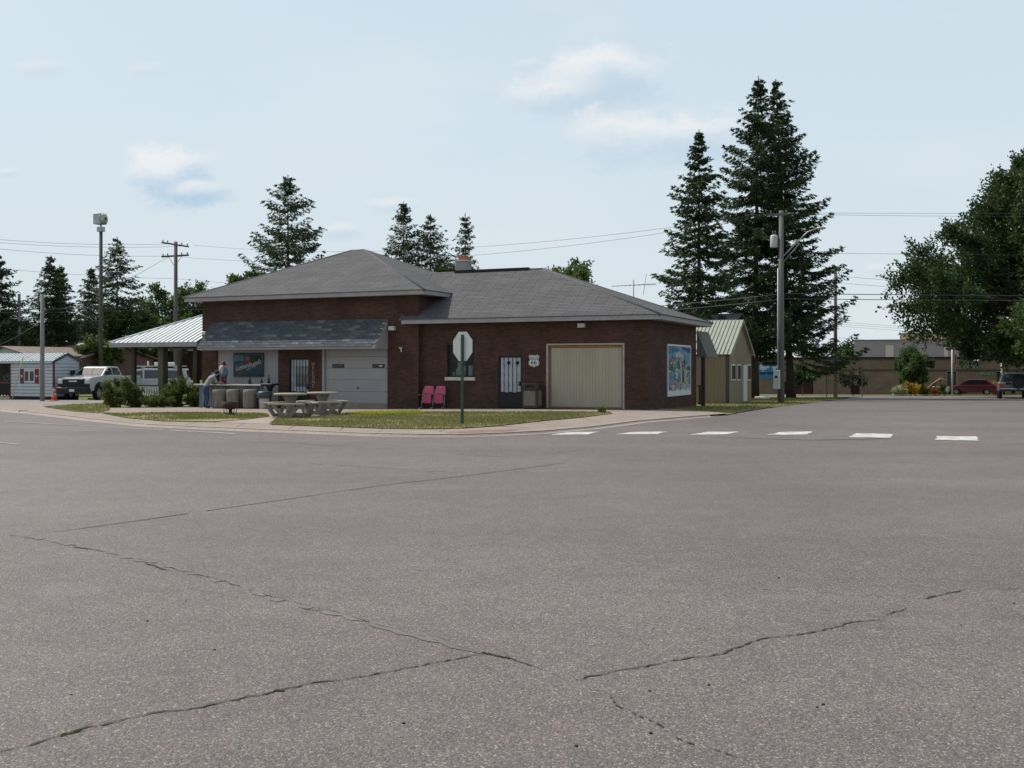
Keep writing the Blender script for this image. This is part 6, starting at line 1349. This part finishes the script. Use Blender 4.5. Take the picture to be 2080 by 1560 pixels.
def conifer(label, px, py_top, d, hwpx, seed, py_bot=None, dens=1.0, lean=0.0, trunk_px=None, m='spruce', power=.8, gap=.0, droop=.35):
    rng = np.random.default_rng(seed); p = gp(trunk_px or px, d); t_ = thing('spruce_tree', label, 'tree', p, 0, 'spruce trees')
    H = EYE + (HZ - py_top) / F * d - p.z; RW = hwpx * 1.12 / F * d
    zb_ = (EYE + (HZ - py_bot) / F * d - p.z) if py_bot else H * .12
    topx = (px - (trunk_px or px)) / F * d + lean
    def axis(z): u = z / H; return np.array([topx * u, 0, z])
    m_ = MB(); m_.tube([tuple(axis(H * k / 8)) for k in range(9)], [max(.02, H * .0125 * (1 - k / 8.3)) * (1.35 if k == 0 else 1) for k in range(9)], 8); m_.build('trunk', M_bark, t_)
    Ps, Ds, Ls, Ws = [], [], [], []; br = MB(); z = zb_
    while z < H * .985:
        u = (z - zb_) / (H - zb_); L0 = RW * (1 - u) ** power * rng.uniform(.86, 1.06) * (.5 + .5 * min(1, (1 - u) / .3)) + .05
        nb = int(rng.integers(7, 11)) if u < .85 else 6; ph = rng.uniform(0, 6.28)
        for k in range(nb):
            if rng.random() < gap: continue
            a_ = ph + 6.283 * k / nb + rng.normal(0, .25); L = L0 * rng.uniform(.55, 1.15); dirh = np.array([math.cos(a_), math.sin(a_), 0]); z1 = min(z + rng.normal(0, .016 * H), H * .985)
            up = .75 * max(0, u - .45) - droop * (1 - u) + rng.normal(0, .06); ns = max(3, int(L / .24))
            ts = np.linspace(.10, 1, ns); sag = up * ts - .22 * (1 - u) * ts * (1 - ts) * 2 + .24 * (ts ** 3) * (1 - u * .6)
            B = axis(min(z1, H * .99))[None] + dirh[None] * (L * ts)[:, None] + np.array([0, 0, 1.])[None] * (L * sag)[:, None]
            if L > .8: br.tube([tuple(axis(z1))] + [tuple(q) for q in B[::max(1, ns // 4)]] , [max(.012, .035 * L / 3 * (1 - i * .15)) for i in range(len(B[::max(1, ns // 4)]) + 1)], 4)
            side = np.array([-dirh[1], dirh[0], 0]); tsc = min(1., .35 + L / 2.2)
            for i in range(ns):
                if ts[i] < .3 and L > 1.5 and rng.random() < .5: continue
                tl = (.18 + .15 * L * (1 - ts[i]) ** .8 + .08 * L ** .5) * rng.uniform(.6, 1.25) * tsc; nt = max(3, int(10 * dens * (.5 + .5 * tsc)))
                for s_ in (-1, 1):
                    f_ = rng.uniform(.0, 1, nt); dd = dirh * .8 + side * s_ * .75; q = B[i] + np.outer(f_ * tl, dd) + np.array([0, 0, -.30]) * (f_ * tl)[:, None] + rng.normal(0, .035, (nt, 3))
                    Ps.append(q); Ds.append(np.tile(dd, (nt, 1)) + rng.normal(0, .38, (nt, 3)) + np.array([0, 0, -.35])); Ls.append(rng.uniform(.13, .30, nt) * (.6 + .4 * tsc)); Ws.append(rng.uniform(.05, .11, nt))
        z += max(.22, H * .026) * rng.uniform(.7, 1.3) * (1 if u < .8 else .7)
    q = np.stack([axis(H * (1 - .05 * k / 30)) for k in range(30)]); Ps.append(q); Ds.append(rng.normal(0, .35, (30, 3)) + np.array([0, 0, 1.])); Ls.append(rng.uniform(.1, .22, 30)); Ws.append(rng.uniform(.03, .06, 30))
    V, Q = leaf_quads(np.concatenate(Ps), np.concatenate(Ds), np.concatenate(Ls), np.concatenate(Ws), rng)
    if br.v: br.build('branches', M_bark, t_)['kind'] = 'stuff'
    quads_obj('crown', V, Q, LM[m], t_); return t_
def broadleaf(name, label, cat, base, H, trunk_h, rx, rz, seed, m='broad', nleaf=9000, leaf=.2, lobes=24, ry=None, bark=None, group=None, lean=(0, 0), tr=None, spread=.55, spiky=.0, shell=.5, prof=None, twig=.45):
    rng = np.random.default_rng(seed); t_ = thing(name, label, cat, base, 0, group); ry = ry or rx; tr = tr or H * .018
    zc = H - rz; ctr = np.array([lean[0], lean[1], zc]); lob = []
    while len(lob) < lobes:
        v = rng.uniform(-1, 1, 3); r = np.linalg.norm(v)
        if prof is not None:
            v[2] = rng.uniform(-1, .92); f_ = np.interp((v[2] + 1) / 2, *prof); rh = rng.random() ** (1 - shell * .6); an = rng.uniform(0, 6.283)
            lob.append(ctr + np.array([rx * f_ * rh * math.cos(an), ry * f_ * rh * math.sin(an), rz * v[2]]) * .9)
        elif r < 1 and r > shell * rng.random(): lob.append(ctr + v * np.array([rx, ry, rz]) * .84)
    m_ = MB(); bk = bark or M_bark
    m_.tube([(0, 0, -.2), (lean[0] * .1, lean[1] * .1, trunk_h * .5), (lean[0] * .3, lean[1] * .3, trunk_h), (lean[0] * .8, lean[1] * .8, zc), (lean[0], lean[1], H - rz * .4)], [tr * 1.3, tr, tr * .85, tr * .45, tr * .12], 8); m_.build('trunk', bk, t_)
    b = MB()
    for q in lob:
        s0 = np.array([lean[0] * .4, lean[1] * .4, trunk_h * rng.uniform(.8, 1.1) + max(0, (q[2] - trunk_h)) * rng.uniform(.1, .4)]); mid = (s0 + q) / 2 + rng.normal(0, .08 * rx, 3) + np.array([0, 0, .05 * rz])
        b.tube([tuple(s0), tuple(mid), tuple(q)], [tr * .38, tr * .22, tr * .07], 5)
    b.build('branches', bk, t_)['kind'] = 'stuff'
    Ps, Ds = [], []; per = nleaf // lobes
    for q in lob:
        rl = np.array([rx, ry, rz]) * spread * rng.uniform(.55, 1.05) * .62; k = int(per * (1 - twig)); v = unit(rng.normal(size=(k, 3))) * (rng.random((k, 1)) ** .45)
        pts = q + v * rl; Ps.append(pts); Ds.append(unit(v) + rng.normal(0, .8, (k, 3)))
        ntw = max(3, per // 60); kk = (per - k) // ntw          # twigs breaking the outline
        for _ in range(ntw):
            dv = unit(rng.normal(size=3) + unit(q - ctr) * 1.1 + np.array([0, 0, .35 + spiky])); ln = rl.max() * rng.uniform(.9, 1.55) * (1.7 if twig > .6 else 1); f = rng.random(kk) ** .8
            Ps.append(q + np.outer(f * ln, dv) + rng.normal(0, leaf * .45, (kk, 3))); Ds.append(np.tile(dv, (kk, 1)) + rng.normal(0, .8, (kk, 3)))
    P = np.concatenate(Ps); D = np.concatenate(Ds); n = len(P)
    V, Q = leaf_quads(P, D, rng.uniform(.7, 1.25, n) * leaf, rng.uniform(.5, .9, n) * leaf, rng); quads_obj('crown', V, Q, LM[m], t_); return t_
def bh(py, d, base): return EYE + (HZ - py) / F * d - base.z
# right: the tall spruces
conifer('tallest spruce at right, its trunk left of the transformer pole', 1541, 156, 70, 132, 1, 668, 1.75, trunk_px=1532, power=.8)
conifer('second tall spruce, its trunk right of the transformer pole', 1576, 163, 72, 134, 2, 716, 1.75, trunk_px=1607, power=.72, droop=.26)
conifer('slender spruce left of the two tall ones, thin pointed top', 1420, 266, 64, 90, 3, 672, 1.6, power=.8, gap=.1)
# middle, behind the roof
conifer('lone spruce rising behind the left roof slope', 585, 357, 74, 92, 4, 590, 1.2, power=.75, gap=.2, droop=.0, m='spruce2')
conifer('left spruce of the pair behind the roof peak', 820, 411, 80, 52, 5, 590, .9, power=.75, m='spruce2', droop=.1, gap=.1)
conifer('right spruce of the pair behind the roof peak', 874, 436, 80, 54, 6, 590, .9, power=.68, m='spruce2', droop=.1, gap=.12)
conifer('narrow spruce behind the chimney', 945, 435, 84, 34, 8, 600, .85, power=.7, gap=.1)
# left
conifer('dark spruce cut by the left edge', -4, 518, 82, 72, 9, 700, 1.0, power=.85)
conifer('spruce behind the street light pole, taller of its pair', 103, 521, 84, 50, 10, 690, .9, power=.75)
conifer('shorter spruce close behind the street light pole', 122, 540, 86, 38, 12, 690, .9, power=.7)
conifer('small pointed spruce left of the siren pole', 186, 544, 92, 38, 13, 680, .9, power=.75)
conifer('broken spruce right of the siren pole', 238, 484, 84, 56, 14, 650, .9, power=.7, gap=.2)
def far_broad(px, py_top, hwpx, d, seed, label, m='broad', n=5000, py_bot=700, leaf=.26, **kw):
    b = gp(px, d); H = bh(py_top, d, b); rx = hwpx / F * d; zb_ = max(.5, bh(py_bot, d, b)); rz = max((H - zb_) / 2, .6)
    return broadleaf('broadleaf_tree', label, 'tree', b, H, zb_, rx, rz, seed, m, n, leaf, 22, group='broadleaf trees', **kw)
far_broad(335, 572, 62, 112, 20, 'broad green tree left of the two-armed pole', n=9000)
far_broad(392, 570, 48, 116, 21, 'broad green tree right of the two-armed pole', n=7000)
far_broad(258, 622, 70, 84, 22, 'bushy green tree above the long brown building', n=11000, py_bot=725)
far_broad(335, 640, 60, 90, 23, 'bushy tree behind the pavilion roof', n=8000, py_bot=715)
far_broad(150, 645, 60, 96, 24, 'green tree between spruces behind the brown roofed house', n=7000, py_bot=725, m='bush')
far_broad(60, 650, 66, 100, 25, 'green tree behind the white shed', n=7000, py_bot=735)
far_broad(-10, 640, 70, 104, 26, 'green tree at the left edge behind the shed porch', n=6000, py_bot=735)
far_broad(205, 690, 46, 80, 27, 'dark tree at the left end of the long brown building', n=6000, py_bot=752, m='bush')
far_broad(420, 610, 60, 118, 28, 'green tree showing past the left eave of the brick building', n=6000)
far_broad(505, 545, 36, 72, 29, 'small leafy tree top just over the left roof slope', n=4500, py_bot=600, leaf=.2)
far_broad(690, 512, 20, 82, 30, 'tree tip peeping over the roof left of the peak', n=1500, py_bot=590, leaf=.2, m='poplar')
far_broad(786, 508, 24, 86, 31, 'light tree tip just right of the roof peak', n=1500, py_bot=590, leaf=.2, m='poplar')
far_broad(908, 535, 34, 90, 32, 'small tree left of the chimney behind the ridge', n=2500, py_bot=600)
far_broad(1170, 520, 46, 88, 33, 'bright green poplar behind the right end of the ridge', n=5000, py_bot=640, m='poplar', leaf=.24)
far_broad(1120, 532, 22, 90, 34, 'small bright tree tip left of the poplar', n=1500, py_bot=620, m='poplar', leaf=.22)
far_broad(1728, 700, 34, 140, 35, 'distant green tree beside the grey upper storey', n=3000, py_bot=750, leaf=.35)
b = gp(1630, 93); broadleaf('broadleaf_tree', 'small pale trunked tree before the maroon door, right of the spruce trunks', 'tree', b, bh(742, 93, b), bh(784, 93, b), 1.55, bh(742, 93, b) / 2 - bh(784, 93, b) / 2, 36, 'maple', 3500, .2, 16, bark=M_barkl, group='broadleaf trees')
b = gp(1733, 92); broadleaf('broadleaf_tree', 'dull dark small tree by the far brick wall', 'tree', b, bh(752, 92, b), bh(786, 92, b), 1.6, .85, 37, 'dusk', 1700, .18, 16, group='broadleaf trees')
b = gp(1858, 95); broadleaf('broadleaf_tree', 'round green tree behind the yellow flowers', 'tree', b, bh(705, 95, b), bh(783, 95, b), 1.7, bh(705, 95, b) / 2 - bh(786, 95, b) / 2, 38, 'broad', 8000, .2, 26, group='broadleaf trees', shell=.3)
# big maple on the right edge
b = gp(2150, 76); H = bh(292, 76, b); zb_ = bh(738, 76, b)
broadleaf('maple_tree', 'huge maple overhanging the street at the right edge', 'tree', b, H, 4.2, 12.6, (H - zb_) / 2, 40, 'maple', 300000, .23, 330, ry=11.5, group='broadleaf trees', tr=.42, spread=.215, spiky=.35, shell=.75,
          prof=([0, .12, .3, .48, .57, .64, .75, .88, 1], [.55, .88, 1.05, .98, .84, .60, .51, .30, .06]))
b = gp(2118, 63); broadleaf('broadleaf_tree', 'lighter green low tree at the right edge in front of the maple', 'tree', b, bh(618, 63, b), bh(720, 63, b), 2.1, 1.6, 41, 'broad', 7000, .22, 22, group='broadleaf trees')
# bushes by the pavilion
def bush(label, px, py_base, d, wpx, py_top, seed, m='bush', n=3500, leaf=.075, group='shrubs by the pavilion', dz=.03):
    b = gp(px, d) + Vector((0, 0, dz)); H = bh(py_top, d, b); rx = wpx / 2 / F * d
    return broadleaf('shrub', label, 'shrub', b, H, H * .2, rx, H * .56, seed, m, n, leaf, 20, ry=rx * .8, group=group, tr=.03, spread=.40, spiky=1.1, twig=.75)
bush('tall loose shrub at the left front corner of the pavilion', 243, 830, 44.5, 78, 770, 50, n=10000)
bush('low shrub left of the pavilion railing', 285, 830, 45, 50, 792, 51, n=4000)
bush('low leafy shrub in front of the pavilion railing', 318, 831, 44.5, 60, 806, 52, n=4200)
bush('dark shrub under the right pavilion post', 368, 831, 45.5, 62, 768, 53, n=7500)
bush('small shrub against the end of the bar', 393, 831, 45.5, 30, 782, 54, n=3000)
bush('upright shrub beside the thick pavilion post', 345, 830, 46, 34, 785, 55, n=3000)
FL = dict(y=leaf_mat('yellow_petals', (.30, .19, .012), (.46, .31, .025), .2), w=leaf_mat('cream_petals', (.30, .34, .16), (.52, .52, .34), .2), o=leaf_mat('orange_petals', (.40, .12, .02), (.5, .2, .04), .2)); LM.update(FL)
for (lab, px, d, wp_, pt, s_, mm) in (('mass of golden yellow flowers under the round tree', 1851, 93, 34, 778, 60, 'y'), ('clump of pale cream flowers left of the golden ones', 1828, 92.5, 26, 788, 61, 'w'), ('yellow flowers behind the maroon car', 2018, 98, 18, 779, 62, 'y'), ('small orange flower clump below the timber sculpture', 1900, 93, 16, 795, 63, 'o'), ('thin yellow spike flowers right of the round tree', 1870, 96, 8, 778, 66, 'y')):
    bush(lab, px, 804, d, wp_, pt, s_, mm, 2200, .13, 'flower clumps by the far building')
for (lab, px, d, wp_, pt, s_, mm) in (('dark green shrub right of the timber sculpture', 1917, 97, 20, 782, 64, 'bush'), ('green shrub behind the maroon car bonnet', 1950, 99, 24, 786, 65, 'bush'), ('low green shrub at the foot of the sculpture', 1884, 94, 24, 796, 67, 'bush')):
    bush(lab, px, 804, d, wp_, pt, s_, mm, 1800, .13, 'shrubs by the far building')
p_ = ground(1222, 838, KERB + .02); broadleaf('weed_plant', 'tuft of tall weeds at the lawn tip near the tan garage door', 'weed', p_, .22, .05, .22, .13, 70, 'poplar', 700, .045, 10, tr=.008)
# grass blades on the lawns: uncountable, one object per lawn
def inside(poly, x, y):
    c = np.zeros(len(x), bool); n = len(poly)
    for i in range(n):
        x1, y1 = poly[i][:2]; x2, y2 = poly[(i + 1) % n][:2]
        k = ((y1 > y) != (y2 > y)) & (x < (x2 - x1) * (y - y1) / (y2 - y1 + 1e-12) + x1); c ^= k
    return c
def blades(name, poly, n, h, dz, material, seed, label, maxd=None, patch=None):
    rng = np.random.default_rng(seed); xs = np.array([p[0] for p in poly]); ys = np.array([p[1] for p in poly])
    X = rng.uniform(xs.min(), xs.max(), n * 3); Y = rng.uniform(ys.min(), ys.max() if not maxd else min(maxd, ys.max()), n * 3); k = inside(poly, X, Y); X, Y = X[k][:n], Y[k][:n]
    if patch is not None:
        q = np.array([mnoise.noise((x * patch, y * patch, seed)) for x, y in zip(X, Y)]); kk = q > rng.uniform(-.5, .3, len(q)); X, Y = X[kk], Y[kk]
    n = len(X); Z = np.array([gz(x, y) for x, y in zip(X, Y)]) + dz
    P = np.stack([X, Y, Z], 1); a_ = rng.uniform(0, 6.283, n); w_ = rng.uniform(.006, .014, n)[:, None]; S = np.stack([np.cos(a_), np.sin(a_), np.zeros(n)], 1)
    T = np.stack([rng.normal(0, .35, n), rng.normal(0, .35, n), np.ones(n)], 1) * (h * rng.uniform(.4, 1.2, n))[:, None]
    V = np.stack([P - S * w_, P + S * w_, P + T], 1).reshape(-1, 3); o = quads_obj(name, V, np.arange(3 * n).reshape(n, 3), material); o['kind'] = 'stuff'; o['label'] = label; o['category'] = 'grass'; return o
LG = leaf_mat('grass_blades', (.115, .14, .036), (.225, .22, .08), .3); LG2 = leaf_mat('grass_blades_dry', (.20, .175, .075), (.32, .255, .14), .3); LG3 = leaf_mat('grass_fresh', (.18, .25, .03), (.34, .38, .05), .3)
blades('grass', LAWNS['c'], 40000, .05, KERB + .02, LG, 1, 'patchy short grass on the corner lawn', patch=.45); blades('grass', LAWNS['c'], 30000, .04, KERB + .02, LG2, 2, 'dry grass among the corner lawn', patch=.7)
blades('grass', LAWNS['b'], 17000, .05, KERB + .02, LG, 3, 'short grass on the lawn strip by the bar', patch=.5); blades('grass', LAWNS['a'], 6000, .05, KERB + .02, LG, 4, 'short grass on the lawn by the driveway')
blades('grass', [(p[0], p[1]) for p in LAWNR], 40000, .07, .02, LG, 5, 'short grass beside the side street', 75)
yl = gpoly([(690, 842), (745, 838.5), (850, 836.5), (862, 840), (760, 843)], .085); blades('dandelion_patch', [(p.x, p.y) for p in yl], 5000, .085, KERB + .02, LG3, 6, 'bright yellow green weeds along the top of the corner lawn')
pz = leaf_mat('dandelion_yellow', (.45, .42, .02), (.6, .5, .05), .3); blades('dandelion_flowers', [(p.x, p.y) for p in yl], 900, .10, KERB + .04, pz, 7, 'yellow dandelion heads in the weeds of the corner lawn')
for i, (a_, b_) in enumerate((((978, 1326), (1036, 1338)), ((560, 1403), (575, 1405)), ((125, 1495), (168, 1484)))):
    p, q = ground(*a_), ground(*b_); t2 = (q - p).normalized(); nn = Vector((-t2.y, t2.x, 0)) * .008
    blades('crack_weeds', [(v.x, v.y) for v in (p - nn, q - nn, q + nn, p + nn)], 240 if i == 0 else 60, .008, .0, leaf_mat('moss', (.09, .10, .025), (.15, .16, .04), .3), 20 + i, ('green moss growing in the crack near the middle', 'tiny moss spot in the long front crack', 'mossy stretch of the long crack at lower left')[i])
